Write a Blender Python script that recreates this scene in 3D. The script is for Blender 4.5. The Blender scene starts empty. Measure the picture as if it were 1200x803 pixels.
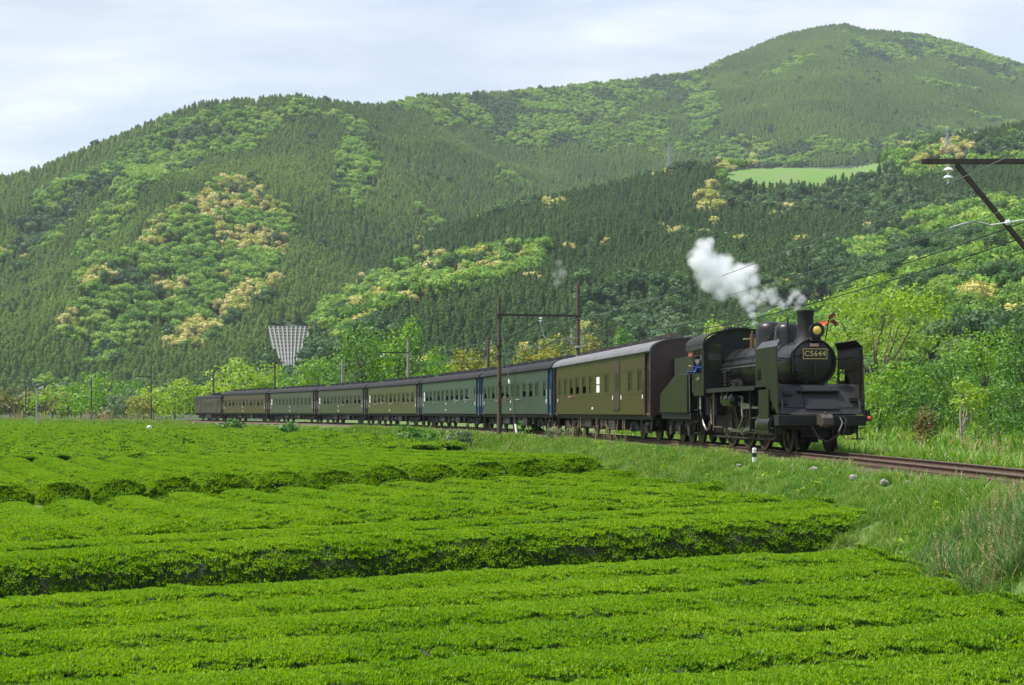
import bpy, bmesh, math, random
import numpy as np
from mathutils import Vector, Matrix, noise as mnoise
random.seed(11); rng = np.random.default_rng(11)
R_ = math.radians; PI = math.pi
sc = bpy.context.scene
COL = sc.collection

# ------------------------------------------------------------------ camera, sun, sky
F, HZ, ZC = 1588.0, 483.5, 1.08            # focal length in pixels of a 1200 wide frame, horizon row, camera height over the rail
cam = bpy.data.cameras.new('camera'); camo = bpy.data.objects.new('camera', cam); COL.objects.link(camo)
camo.location = (0, 0, ZC); camo.rotation_euler = (PI/2, 0, 0)
cam.sensor_width = 36; cam.lens = F*36/1200; cam.shift_y = (HZ-401.5)/1200
cam.clip_start = .2; cam.clip_end = 20000
sc.camera = camo
SUN_DIR = Vector((-.46, -.03, .88)).normalized()     # towards the sun
sun = bpy.data.lights.new('sun', 'SUN'); sun.energy = 5.0; sun.angle = R_(.53); sun.color = (1, .95, .86)
suno = bpy.data.objects.new('sun', sun); COL.objects.link(suno)
suno.rotation_euler = SUN_DIR.to_track_quat('Z', 'Y').to_euler(); suno.location = (0, 0, 900)
sc.view_settings.view_transform = 'Standard'; sc.view_settings.look = 'None'
sc.view_settings.exposure = .48; sc.view_settings.gamma = 1
sc.cycles.volume_bounces = 6; sc.cycles.max_bounces = 8; sc.cycles.diffuse_bounces = 3; sc.cycles.glossy_bounces = 3
sc.cycles.transparent_max_bounces = 12; sc.cycles.volume_step_rate = 1.0; sc.cycles.volume_max_steps = 256
sc.cycles.sample_clamp_indirect = 6

def nodes_of(tree):
    nt = tree.nodes; L = tree.links
    def n(t, **kw):
        x = nt.new(t)
        for k, v in kw.items():
            if k in ('inputs',):
                for kk, vv in v.items(): x.inputs[kk].default_value = vv
            else: setattr(x, k, v)
        return x
    return nt, L, n

def ramp(node, stops):
    el = node.color_ramp.elements
    while len(el) > 1: el.remove(el[-1])
    el[0].position = stops[0][0]; el[0].color = (*stops[0][1], 1) if len(stops[0][1]) == 3 else stops[0][1]
    for p, c in stops[1:]:
        e = el.new(p); e.color = (*c, 1) if len(c) == 3 else c

world = bpy.data.worlds.new('World'); sc.world = world; world.use_nodes = True
nt, L, n = nodes_of(world.node_tree); nt.clear()
out = n('ShaderNodeOutputWorld'); bg = n('ShaderNodeBackground', inputs={'Strength': .098})
sky = n('ShaderNodeTexSky', sky_type='NISHITA', sun_disc=False)
sky.sun_elevation = math.asin(SUN_DIR.z); sky.sun_rotation = math.atan2(SUN_DIR.x, SUN_DIR.y)
sky.air_density = 1.3; sky.dust_density = 1.0
tc = n('ShaderNodeTexCoord'); sep = n('ShaderNodeSeparateXYZ'); L.new(tc.outputs['Generated'], sep.inputs[0])
# a flat cloud deck: project the direction on a plane overhead
zz = n('ShaderNodeMath', operation='MAXIMUM', inputs={1: .04}); L.new(sep.outputs['Z'], zz.inputs[0])
zz2 = n('ShaderNodeMath', operation='ADD', inputs={1: .18}); L.new(zz.outputs[0], zz2.inputs[0])
dx = n('ShaderNodeMath', operation='DIVIDE'); L.new(sep.outputs['X'], dx.inputs[0]); L.new(zz2.outputs[0], dx.inputs[1])
dy = n('ShaderNodeMath', operation='DIVIDE'); L.new(sep.outputs['Y'], dy.inputs[0]); L.new(zz2.outputs[0], dy.inputs[1])
cmb = n('ShaderNodeCombineXYZ'); L.new(dx.outputs[0], cmb.inputs[0]); L.new(dy.outputs[0], cmb.inputs[1])
n1 = n('ShaderNodeTexNoise', inputs={'Scale': 1.5, 'Detail': 7, 'Roughness': .56, 'Distortion': .35})
mp = n('ShaderNodeMapping'); mp.inputs['Location'].default_value = (3.1, 1.7, .4); mp.inputs['Scale'].default_value = (1.0, 1.5, 1)
L.new(cmb.outputs[0], mp.inputs[0]); L.new(mp.outputs[0], n1.inputs['Vector'])
# the overcast thins towards the right-hand side of the valley
gx = n('ShaderNodeMapRange', inputs={'From Min': -.45, 'From Max': .5, 'To Min': .16, 'To Max': -.12}); L.new(sep.outputs['X'], gx.inputs['Value'])
ad = n('ShaderNodeMath', operation='ADD'); L.new(n1.outputs['Fac'], ad.inputs[0]); L.new(gx.outputs[0], ad.inputs[1])
cr = n('ShaderNodeValToRGB'); ramp(cr, [(.34, (.12,)*3), (.52, (.62,)*3), (.70, (.93,)*3)]); L.new(ad.outputs[0], cr.inputs[0])
n2 = n('ShaderNodeTexNoise', inputs={'Scale': 2.4, 'Detail': 6, 'Roughness': .55})
mp2 = n('ShaderNodeMapping'); mp2.inputs['Location'].default_value = (7.3, 2.2, 1); mp2.inputs['Scale'].default_value = (.9, 1.6, 1)
L.new(cmb.outputs[0], mp2.inputs[0]); L.new(mp2.outputs[0], n2.inputs['Vector'])
cc = n('ShaderNodeValToRGB'); ramp(cc, [(.34, (5.2, 5.75, 6.8)), (.5, (6.3, 6.75, 7.6)), (.66, (8.0, 8.2, 8.6))]); L.new(n2.outputs['Fac'], cc.inputs[0])
blue = n('ShaderNodeMixRGB', blend_type='MIX', inputs={'Fac': .55, 'Color2': (4.7, 5.8, 8.0, 1)}); L.new(sky.outputs[0], blue.inputs['Color1'])
mx = n('ShaderNodeMixRGB'); L.new(cr.outputs[0], mx.inputs['Fac']); L.new(blue.outputs[0], mx.inputs['Color1']); L.new(cc.outputs[0], mx.inputs['Color2'])
L.new(mx.outputs[0], bg.inputs['Color']); L.new(bg.outputs[0], out.inputs['Surface'])

# ------------------------------------------------------------------ pixel <-> place (used only to work out where things stand)
def at(px, y, D): return Vector(((px-600)/F*D, D, ZC+(HZ-y)/F*D))
def X_at(px, D): return (px-600)/F*D

# ------------------------------------------------------------------ materials
def mat(name, col=(.5, .5, .5), rough=.6, metal=0, spec=.5, noise=None, bump=None, streak=None, coat=0):
    m = bpy.data.materials.new(name); m.use_nodes = True
    nt, L, n = nodes_of(m.node_tree)
    b = nt['Principled BSDF']; b.inputs['Base Color'].default_value = (*col, 1); b.inputs['Roughness'].default_value = rough
    b.inputs['Metallic'].default_value = metal; b.inputs['Specular IOR Level'].default_value = spec
    if coat: b.inputs['Coat Weight'].default_value = coat; b.inputs['Coat Roughness'].default_value = .08
    tcn = n('ShaderNodeTexCoord')
    if noise:
        sc_, c2, lo, hi = noise
        a = n('ShaderNodeTexNoise', inputs={'Scale': sc_, 'Detail': 6, 'Roughness': .6}); L.new(tcn.outputs['Object'], a.inputs['Vector'])
        if streak:
            mpn = n('ShaderNodeMapping'); mpn.inputs['Scale'].default_value = streak
            L.new(tcn.outputs['Object'], mpn.inputs[0]); L.new(mpn.outputs[0], a.inputs['Vector'])
        r = n('ShaderNodeMapRange', inputs={'From Min': lo, 'From Max': hi}); L.new(a.outputs['Fac'], r.inputs['Value'])
        x = n('ShaderNodeMixRGB', inputs={'Color1': (*col, 1), 'Color2': (*c2, 1)}); L.new(r.outputs[0], x.inputs['Fac'])
        L.new(x.outputs[0], b.inputs['Base Color'])
    if bump:
        a = n('ShaderNodeTexNoise', inputs={'Scale': bump[0], 'Detail': 5}); L.new(tcn.outputs['Object'], a.inputs['Vector'])
        u = n('ShaderNodeBump', inputs={'Strength': bump[1], 'Distance': bump[2] if len(bump) > 2 else .02}); L.new(a.outputs['Fac'], u.inputs['Height'])
        L.new(u.outputs[0], b.inputs['Normal'])
    return m

def leafmat(name, stops, trans=.35, rough=.5, objvar=.25, spec=.3, isl=1.0, patch=None):
    """leaves: a colour of its own for each leaf, a slight shift for each plant, and light through the blade"""
    m = bpy.data.materials.new(name); m.use_nodes = True
    nt, L, n = nodes_of(m.node_tree); b = nt['Principled BSDF']; o = nt['Material Output']
    g = n('ShaderNodeNewGeometry'); oi = n('ShaderNodeObjectInfo')
    a = n('ShaderNodeMath', operation='MULTIPLY', inputs={1: isl}); L.new(g.outputs['Random Per Island'], a.inputs[0])
    k = n('ShaderNodeMath', operation='SUBTRACT', inputs={1: .5}); L.new(oi.outputs['Random'], k.inputs[0])
    k2 = n('ShaderNodeMath', operation='MULTIPLY_ADD', inputs={1: objvar*2, 2: (1-isl)*.5}); L.new(k.outputs[0], k2.inputs[0])
    s = n('ShaderNodeMath', operation='ADD', use_clamp=True); L.new(a.outputs[0], s.inputs[0]); L.new(k2.outputs[0], s.inputs[1])
    fac = s
    if patch:                                   # soft patches where the whole stand is paler or deeper
        ng = n('ShaderNodeTexNoise', inputs={'Scale': patch[0], 'Detail': 4}); L.new(g.outputs['Position'], ng.inputs['Vector'])
        pm = n('ShaderNodeMapRange', inputs={'From Min': .35, 'From Max': .65, 'To Min': -patch[1], 'To Max': patch[1]}); L.new(ng.outputs['Fac'], pm.inputs['Value'])
        s2 = n('ShaderNodeMath', operation='ADD', use_clamp=True); L.new(s.outputs[0], s2.inputs[0]); L.new(pm.outputs[0], s2.inputs[1]); fac = s2
    r = n('ShaderNodeValToRGB'); ramp(r, stops); L.new(fac.outputs[0], r.inputs[0])
    L.new(r.outputs[0], b.inputs['Base Color']); b.inputs['Roughness'].default_value = rough; b.inputs['Specular IOR Level'].default_value = spec
    t = n('ShaderNodeBsdfTranslucent')
    hs = n('ShaderNodeHueSaturation', inputs={'Hue': .488, 'Saturation': 1.1, 'Value': 1.35}); L.new(r.outputs[0], hs.inputs['Color']); L.new(hs.outputs[0], t.inputs['Color'])
    x = n('ShaderNodeMixShader', inputs={'Fac': trans}); L.new(b.outputs[0], x.inputs[1]); L.new(t.outputs[0], x.inputs[2])
    L.new(x.outputs[0], o.inputs['Surface'])
    return m

def glassmat(name, tint=(.5, .6, .55), opac=.45):
    m = bpy.data.materials.new(name); m.use_nodes = True
    nt, L, n = nodes_of(m.node_tree); b = nt['Principled BSDF']; o = nt['Material Output']
    b.inputs['Base Color'].default_value = (*tint, 1); b.inputs['Roughness'].default_value = .12; b.inputs['Specular IOR Level'].default_value = .45
    t = n('ShaderNodeBsdfTransparent', inputs={'Color': (.75, .82, .78, 1)})
    x = n('ShaderNodeMixShader', inputs={'Fac': opac}); L.new(t.outputs[0], x.inputs[1]); L.new(b.outputs[0], x.inputs[2]); L.new(x.outputs[0], o.inputs['Surface'])
    return m

# ------------------------------------------------------------------ mesh building
class MB:
    def __init__(s): s.v = []; s.f = []
    def add(s, vs, fs):
        k = len(s.v); s.v += [tuple(p) for p in vs]; s.f += [tuple(i+k for i in q) for q in fs]; return s
    def box(s, x0, x1, y0, y1, z0, z1):
        vs = [(x, y, z) for x in (x0, x1) for y in (y0, y1) for z in (z0, z1)]
        return s.add(vs, [(0, 1, 3, 2), (4, 6, 7, 5), (0, 4, 5, 1), (2, 3, 7, 6), (0, 2, 6, 4), (1, 5, 7, 3)])
    def bar(s, p0, p1, w, h=None, up=(0, 0, 1)):
        h = h or w; p0 = Vector(p0); p1 = Vector(p1); d = (p1-p0).normalized(); u = Vector(up)
        if abs(d.dot(u)) > .98: u = Vector((1, 0, 0))
        a = d.cross(u).normalized(); b = a.cross(d)
        vs = [p+a*i*w/2+b*j*h/2 for p in (p0, p1) for i in (-1, 1) for j in (-1, 1)]
        return s.add(vs, [(0, 1, 3, 2), (4, 6, 7, 5), (0, 4, 5, 1), (2, 3, 7, 6), (0, 2, 6, 4), (1, 5, 7, 3)])
    def cyl(s, p0, p1, r0, r1=None, n=12, caps=True):
        r1 = r0 if r1 is None else r1
        p0 = Vector(p0); p1 = Vector(p1); d = (p1-p0).normalized(); u = Vector((0, 0, 1)) if abs(d.z) < .9 else Vector((1, 0, 0))
        a = d.cross(u).normalized(); b = a.cross(d)
        vs = [p+(a*math.cos(2*PI*i/n)+b*math.sin(2*PI*i/n))*r for p, r in ((p0, r0), (p1, r1)) for i in range(n)]
        fs = [(i, (i+1) % n, n+(i+1) % n, n+i) for i in range(n)]
        if caps: fs += [tuple(range(n-1, -1, -1)), tuple(range(n, 2*n))]
        return s.add(vs, fs)
    def tube(s, pts, r, n=6, r1=None):
        pts = [Vector(p) for p in pts]; m = len(pts); rings = []
        for i, p in enumerate(pts):
            d = (pts[min(i+1, m-1)]-pts[max(i-1, 0)]).normalized(); u = Vector((0, 0, 1)) if abs(d.z) < .9 else Vector((1, 0, 0))
            a = d.cross(u).normalized(); b = a.cross(d); rr = r if r1 is None else r+(r1-r)*i/(m-1)
            rings += [p+(a*math.cos(2*PI*k/n)+b*math.sin(2*PI*k/n))*rr for k in range(n)]
        fs = [(j*n+i, j*n+(i+1) % n, (j+1)*n+(i+1) % n, (j+1)*n+i) for j in range(m-1) for i in range(n)]
        fs += [tuple(range(n-1, -1, -1)), tuple(range((m-1)*n, m*n))]
        return s.add(rings, fs)
    def lathe(s, prof, o, axis=(0, 0, 1), n=20, ref=None):
        d = Vector(axis).normalized(); u = Vector(ref) if ref else (Vector((0, 0, 1)) if abs(d.z) < .9 else Vector((1, 0, 0)))
        a = d.cross(u).normalized(); b = a.cross(d); o = Vector(o); m = len(prof)
        vs = [o+d*h+(a*math.cos(2*PI*i/n)+b*math.sin(2*PI*i/n))*max(r, 1e-4) for r, h in prof for i in range(n)]
        fs = [(j*n+i, j*n+(i+1) % n, (j+1)*n+(i+1) % n, (j+1)*n+i) for j in range(m-1) for i in range(n)]
        fs += [tuple(range(n-1, -1, -1)), tuple(range((m-1)*n, m*n))]
        return s.add(vs, fs)
    def prism(s, poly, axis, a0, a1):
        """2-D outline pushed along axis 0/1/2"""
        def P(q, a):
            return {0: (a, q[0], q[1]), 1: (q[0], a, q[1]), 2: (q[0], q[1], a)}[axis]
        m = len(poly); vs = [P(q, a0) for q in poly]+[P(q, a1) for q in poly]
        return s.add(vs, [(i, (i+1) % m, m+(i+1) % m, m+i) for i in range(m)]+[tuple(range(m-1, -1, -1)), tuple(range(m, 2*m))])
    def mesh(s, name, smooth=None):
        me = bpy.data.meshes.new(name); me.from_pydata(s.v, [], s.f); me.update()
        bm = bmesh.new(); bm.from_mesh(me); bmesh.ops.recalc_face_normals(bm, faces=bm.faces); bm.to_mesh(me); bm.free()
        if smooth:
            me.polygons.foreach_set('use_smooth', [True]*len(me.polygons)); me.set_sharp_from_angle(angle=R_(smooth))
        return me
    def build(s, name, m, parent=None, smooth=None, bevel=0):
        o = link(name, s.mesh(name, smooth), parent)
        if m: o.data.materials.append(m)
        if bevel:
            b = o.modifiers.new('bevel', 'BEVEL'); b.width = bevel; b.segments = 1; b.limit_method = 'ANGLE'
        return o

def link(name, data, parent=None):
    o = bpy.data.objects.new(name, data); COL.objects.link(o)
    if parent: o.parent = parent
    return o
def tag(o, label=None, cat=None, group=None, kind=None):
    for k, v in (('label', label), ('category', cat), ('group', group), ('kind', kind)):
        if v: o[k] = v
    return o
def empty(name, loc, rz=0, label=None, cat=None, group=None):
    o = link(name, None); o.location = loc; o.rotation_euler = (0, 0, rz); o.empty_display_size = .3
    return tag(o, label, cat, group)
KIDS = {}
def kids(o): return [c for c in o.children]
def copy_tree(o, parent=None):
    c = o.copy(); COL.objects.link(c)
    if parent: c.parent = parent
    for ch in list(o.children): copy_tree(ch, c)
    return c
def np_mesh(name, V, Q, mats, mi=None, smooth=False):
    """V (n,3), Q (m,k) -> mesh, quickly"""
    V = np.asarray(V, dtype=np.float32); Q = np.asarray(Q, dtype=np.int32); m, k = Q.shape
    me = bpy.data.meshes.new(name); me.vertices.add(len(V)); me.vertices.foreach_set('co', V.ravel())
    me.loops.add(m*k); me.loops.foreach_set('vertex_index', Q.ravel())
    me.polygons.add(m); me.polygons.foreach_set('loop_start', np.arange(0, m*k, k, dtype=np.int32))
    if mi is not None: me.polygons.foreach_set('material_index', np.asarray(mi, dtype=np.int32))
    if smooth: me.polygons.foreach_set('use_smooth', np.ones(m, dtype=bool))
    for x in mats: me.materials.append(x)
    me.update(calc_edges=True); me.validate()
    return me
def grid_mesh(name, P, mats, smooth=True, keep=None):
    """P (a,b,3) grid of points"""
    a, b, _ = P.shape; idx = np.arange(a*b).reshape(a, b)
    Q = np.stack([idx[:-1, :-1], idx[1:, :-1], idx[1:, 1:], idx[:-1, 1:]], -1).reshape(-1, 4)
    if keep is not None: Q = Q[keep.reshape(-1)]
    return np_mesh(name, P.reshape(-1, 3), Q, mats, smooth=smooth)

def leaves(P, N, size, wid=.5, jitter=.9, up=0.0):
    """rhombic leaf blades at P, facing roughly along N"""
    k = len(P); N = N+rng.normal(0, jitter, (k, 3)); N[:, 2] += up; N /= np.linalg.norm(N, axis=1, keepdims=True)+1e-9
    A = np.cross(N, rng.normal(0, 1, (k, 3))); A /= np.linalg.norm(A, axis=1, keepdims=True)+1e-9; B = np.cross(N, A)
    s = (size*(.65+.7*rng.random(k)))[:, None]
    V = np.stack([P-A*s*.5, P+B*s*wid*.5+N*s*.08, P+A*s*.5, P-B*s*wid*.5+N*s*.08], 1).reshape(-1, 3)
    return V, np.arange(4*k).reshape(k, 4)

def scatter_nodes():
    pass
def scatter(name, P, S, ROT, protos, IDX, parent=None, kind='stuff'):
    """instances of a few small plants standing on the points P: one object"""
    me = bpy.data.meshes.new(name); me.vertices.add(len(P)); me.vertices.foreach_set('co', np.asarray(P, np.float32).ravel())
    a = me.attributes.new('scl', 'FLOAT', 'POINT'); a.data.foreach_set('value', np.asarray(S, np.float32))
    a = me.attributes.new('rot', 'FLOAT_VECTOR', 'POINT'); a.data.foreach_set('vector', np.asarray(ROT, np.float32).ravel())
    a = me.attributes.new('pick', 'INT', 'POINT'); a.data.foreach_set('value', np.asarray(IDX, np.int32))
    me.update()
    o = link(name, me, parent); o['kind'] = kind
    ng = bpy.data.node_groups.new(name, 'GeometryNodeTree'); nt, L, n = nodes_of(ng)
    ng.interface.new_socket('Geometry', in_out='INPUT', socket_type='NodeSocketGeometry'); ng.interface.new_socket('Geometry', in_out='OUTPUT', socket_type='NodeSocketGeometry')
    gi = n('NodeGroupInput'); go = n('NodeGroupOutput'); ip = n('GeometryNodeInstanceOnPoints'); ip.inputs['Pick Instance'].default_value = True
    jn = n('GeometryNodeJoinGeometry')
    for p in protos:
        oi = n('GeometryNodeObjectInfo'); oi.inputs['Object'].default_value = p; oi.inputs['As Instance'].default_value = True; L.new(oi.outputs['Geometry'], jn.inputs[0])
    def attr(nm, ty):
        x = n('GeometryNodeInputNamedAttribute', data_type=ty); x.inputs['Name'].default_value = nm; return x.outputs['Attribute']
    e = n('FunctionNodeEulerToRotation'); L.new(attr('rot', 'FLOAT_VECTOR'), e.inputs[0])
    L.new(gi.outputs[0], ip.inputs['Points']); L.new(jn.outputs[0], ip.inputs['Instance']); L.new(attr('pick', 'INT'), ip.inputs['Instance Index'])
    L.new(e.outputs[0], ip.inputs['Rotation']); L.new(attr('scl', 'FLOAT'), ip.inputs['Scale']); L.new(ip.outputs[0], go.inputs[0])
    md = o.modifiers.new('scatter', 'NODES'); md.node_group = ng
    return o
def proto(name, me): return bpy.data.objects.new(name, me)      # a pattern for scatter(); never placed in the scene itself

def smooth01(x): x = np.clip(x, 0, 1); return x*x*(3-2*x)
def vnoise(X, Y, s, seed=0):
    """smooth value noise on arrays"""
    X = np.asarray(X, float)/s+seed*17.3; Y = np.asarray(Y, float)/s+seed*9.7
    xi = np.floor(X).astype(np.int64); yi = np.floor(Y).astype(np.int64); fx = X-xi; fy = Y-yi; fx = fx*fx*(3-2*fx); fy = fy*fy*(3-2*fy)
    def h(a, b):
        k = (a*374761393+b*668265263+seed*69069) & 0x7fffffff; k = ((k ^ (k >> 13))*1274126177) & 0x7fffffff; return ((k ^ (k >> 16)) & 0xffff)/65535.
    return (h(xi, yi)*(1-fx)+h(xi+1, yi)*fx)*(1-fy)+(h(xi, yi+1)*(1-fx)+h(xi+1, yi+1)*fx)*fy
def fbm(X, Y, s, o=4, seed=0):
    r = 0; a = .5
    for i in range(o): r = r+a*(vnoise(X, Y, s/2**i, seed+i)-.5)*2; a *= .5
    return r
def inpoly(px, py, poly):
    px = np.asarray(px); py = np.asarray(py); r = np.zeros(px.shape, bool); m = len(poly)
    for i in range(m):
        x0, y0 = poly[i]; x1, y1 = poly[(i+1) % m]
        if y0 == y1: continue
        c = ((y0 > py) != (y1 > py)) & (px < (x1-x0)*(py-y0)/(y1-y0)+x0); r ^= c
    return r
# ------------------------------------------------------------------ the railway line: an arc of 361 m radius, then straight
TX0, TD0, TT0, TR = 6.693, 51.57, .13275, 361.26
TCX, TCY = TX0-TR*math.cos(TT0), TD0-TR*math.sin(TT0)
A_END = 165.0; T_END = TT0+A_END/TR
def track(a, off=0.0, z=0.0):
    """point at arc length a along the line, off metres to its right-hand side in the picture"""
    if a <= A_END:
        t = TT0+a/TR; return Vector((TCX+(TR+off)*math.cos(t), TCY+(TR+off)*math.sin(t), z))
    e = a-A_END; t = T_END
    return Vector((TCX+(TR+off)*math.cos(t)-math.sin(t)*e, TCY+(TR+off)*math.sin(t)+math.cos(t)*e, z))
def track_th(a): return TT0+min(a, A_END)/TR
def track_d(X, Y):
    X = np.asarray(X, float); Y = np.asarray(Y, float)
    t = np.arctan2(Y-TCY, X-TCX); d = np.hypot(X-TCX, Y-TCY)-TR
    ex, ey = TCX+TR*math.cos(T_END), TCY+TR*math.sin(T_END)
    al = (X-ex)*-math.sin(T_END)+(Y-ey)*math.cos(T_END)
    d2 = (X-ex)*math.cos(T_END)+(Y-ey)*math.sin(T_END)
    return np.where(al > 0, d2, d)
def arc_of_px(px, off=-1.4):
    lo, hi = -30., 480.
    for _ in range(50):
        m = (lo+hi)/2; p = track(m, off)
        if 600+p.x/p.y*F > px: lo = m
        else: hi = m
    return (lo+hi)/2

# ------------------------------------------------------------------ ground heights
TEA_H = .72
def tea_top(X, Y):
    X = np.asarray(X, float); Y = np.asarray(Y, float)
    h = 1.70-.04*np.clip(X-2.4, -22, 4)-.0086*np.clip(Y-47, -45, 0)
    w = smooth01((Y-55)/60); h = h*(1-w)+1.78*w
    st = (X+15)*-.222+(Y-43)*.975                       # a low terrace step: the scalloped block stands higher
    step = .20*smooth01((st+.5)/.5)*(1-smooth01((st-25)/12))-.30*(1-smooth01((st+.5)/.5))*smooth01((st+17)/12)
    step = step-.47*(1-smooth01((Y-.147*X-22.25)/.5))     # and the nearest block lies lower again
    return ZC-h+step
def ground_z(X, Y):
    X = np.asarray(X, float); Y = np.asarray(Y, float)
    d = track_d(X, Y); zf = tea_top(X, Y)-TEA_H+.03*fbm(X, Y, 3, 2, 5)
    wl = smooth01((-d-1.7)/2.9); wr = smooth01((d-1.9)/3.2)
    zr = -.72+.05*fbm(X, Y, 4, 2, 8)+.9*smooth01((d-19)/10)*smooth01((X-12)/8)*smooth01((140-Y)/30)
    z = np.where(d < 0, -.30*(1-wl)+zf*wl, -.30*(1-wr)+zr*wr)
    return z+np.where(np.abs(d) > 1.8, .04*fbm(X, Y, 1.2, 2, 3), 0)

# ------------------------------------------------------------------ hills: three ranges, far wooded mountain, middle dark ridge, near right-hand slope
def layer(px, D, PX, YC, DC, D0):
    yc = np.interp(px, PX, YC); dc = np.interp(px, PX, DC); d0 = np.interp(px, PX, D0)
    zc = ZC+(HZ-yc)/F*dc; t = (D-d0)/(dc-d0)
    up = -2+(zc+2)*t
    return np.where(t < 1, up, zc-(D-dc)*.42), t, zc
LA = ([-2600, -1500, -900, -500, -200, 0, 40, 90, 140, 170, 200, 235, 265, 300, 350, 400, 425, 455, 470, 490, 540, 590, 640, 700, 760, 820, 840, 880, 920, 960, 990, 1015, 1040, 1080, 1120, 1160, 1200, 1300, 1500, 1900, 2600, 3600],
      [405, 392, 385, 360, 285, 213, 205, 184, 165, 151, 140, 127, 124, 122, 119, 126, 130, 128, 126, 118, 115, 112, 108, 102, 95, 87, 76, 60, 44, 35, 32, 39, 40, 44, 54, 68, 80, 110, 180, 280, 350, 390],
      [1100, 1200, 1250, 1300, 1330, 1350, 1350, 1360, 1380, 1390, 1400, 1400, 1420, 1440, 1470, 1520, 1560, 1620, 1660, 1720, 1850, 1960, 2050, 2160, 2260, 2340, 2360, 2420, 2480, 2520, 2560, 2560, 2560, 2560, 2540, 2500, 2460, 2300, 2000, 1700, 1500, 1400],
      [560, 600, 640, 660, 680, 690, 690, 690, 690, 690, 690, 690, 690, 690, 700, 740, 760, 790, 800, 830, 870, 900, 920, 950, 980, 1000, 1000, 1000, 1000, 1000, 1000, 1000, 1000, 1000, 1000, 1000, 1000, 950, 900, 800, 700, 600])
LC = ([-3000, 150, 250, 300, 350, 400, 450, 500, 560, 620, 700, 760, 830, 850, 900, 1000, 1040, 1100, 1200, 1300, 1700, 2400, 3600],
      [489, 489, 470, 430, 395, 360, 318, 284, 264, 246, 228, 212, 200, 199, 198, 197, 190, 170, 155, 150, 230, 330, 400],
      [700, 700, 700, 720, 760, 800, 860, 900, 930, 950, 970, 990, 1010, 1010, 1020, 1020, 1000, 990, 980, 960, 900, 800, 800],
      [420, 420, 420, 420, 420, 420, 430, 440, 450, 450, 450, 450, 450, 450, 450, 450, 440, 430, 420, 420, 400, 380, 380])
LD = ([-3000, 840, 880, 920, 980, 1040, 1100, 1200, 1300, 1700, 2400, 3600],
      [489, 486, 440, 402, 362, 328, 295, 255, 235, 260, 340, 400],
      [400, 400, 400, 420, 450, 480, 510, 540, 560, 560, 540, 540],
      [215]*12)
def terr(X, D):
    D = np.maximum(np.asarray(D, float), 1.); px = 600+F*np.asarray(X, float)/D
    zs = []
    for k, (Ly, amp, s) in enumerate(((LA, 50, 330), (LC, 22, 210), (LD, 5, 60))):
        z, t, zc = layer(px, D, *Ly)
        tt = np.clip(t, 0, 1)
        rel = 1-2*np.abs(fbm(X, D, s, 3, 20+k))                      # spurs and gullies
        z = z+amp*(rel-.72)*np.clip(4*tt*(1-tt), 0, 1)*np.clip(zc/ (60 if k < 2 else 25), 0, 1)
        zs.append(z)
    Z = np.stack(zs); w = np.argmax(Z, 0)
    return np.max(Z, 0), w
def terr_hit(px, y, dmin=150., dmax=3200.):
    """the first place where the line of sight through a picture point meets the hills"""
    D = np.geomspace(dmin, dmax, 1600); X = (px-600)/F*D; z, w = terr(X, D); zr = ZC+(HZ-y)/F*D
    k = np.argmax(z >= zr)
    if not (z >= zr).any(): return None
    return Vector((X[k], D[k], zr[k]))

M = {}
M['soil'] = mat('field_soil', (.085, .06, .035), .95, noise=(.8, (.05, .09, .02), .4, .62), bump=(9, .6, .05))
M['turf'] = mat('turf', (.075, .15, .025), .95, noise=(.5, (.12, .16, .04), .42, .66), bump=(14, .7, .05))
M['forest_floor'] = mat('forest_floor', (.022, .045, .014), .95, noise=(.02, (.04, .065, .02), .4, .6))
M['ballast'] = mat('ballast', (.16, .12, .085), .95, noise=(22, (.07, .05, .035), .4, .6), bump=(40, 1, .04))
M['rail_side'] = mat('rusty_rail', (.10, .055, .034), .8, noise=(8, (.055, .032, .022), .35, .65))
M['rail_top'] = mat('polished_rail', (.34, .30, .27), .32, metal=.9)
M['sleeper'] = mat('old_sleeper', (.075, .05, .034), .9, noise=(14, (.12, .085, .06), .4, .65))

# ground sheet: fine near the camera and along the line, coarse to the horizon
def axis(breaks):
    r = []
    for a, b, s in breaks: r += list(np.arange(a, b, s))
    return np.array(r)
pos = axis([(0, 24, .5), (24, 70, 1), (70, 160, 3), (160, 400, 20), (400, 1000, 100), (1000, 6001, 500)])
XS = np.concatenate([-pos[:0:-1], pos]); YS = axis([(-300, -20, 40), (-20, 0, 4), (0, 75, .5), (75, 150, 1.2), (150, 320, 3), (320, 800, 30), (800, 6001, 400)])
GX, GY = np.meshgrid(XS, YS, indexing='ij'); GZ = ground_z(GX, GY)
me = grid_mesh('ground', np.stack([GX, GY, GZ], -1), [M['turf']])
tag(link('ground', me), kind='structure')

# hills
PXS = np.concatenate([np.linspace(-2600, -100, 50), np.linspace(-90, 1290, 231), np.linspace(1300, 3600, 46)])
DS = np.concatenate([np.linspace(150, 420, 40), np.linspace(428, 1100, 96), np.linspace(1112, 3300, 140)])
PG, DG = np.meshgrid(PXS, DS, indexing='ij'); XG = (PG-600)/F*DG; ZG, WG = terr(XG, DG)
me = grid_mesh('hills', np.stack([XG, DG, np.maximum(ZG, -6)], -1), [M['forest_floor']])
tag(link('hills', me), kind='structure')

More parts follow.
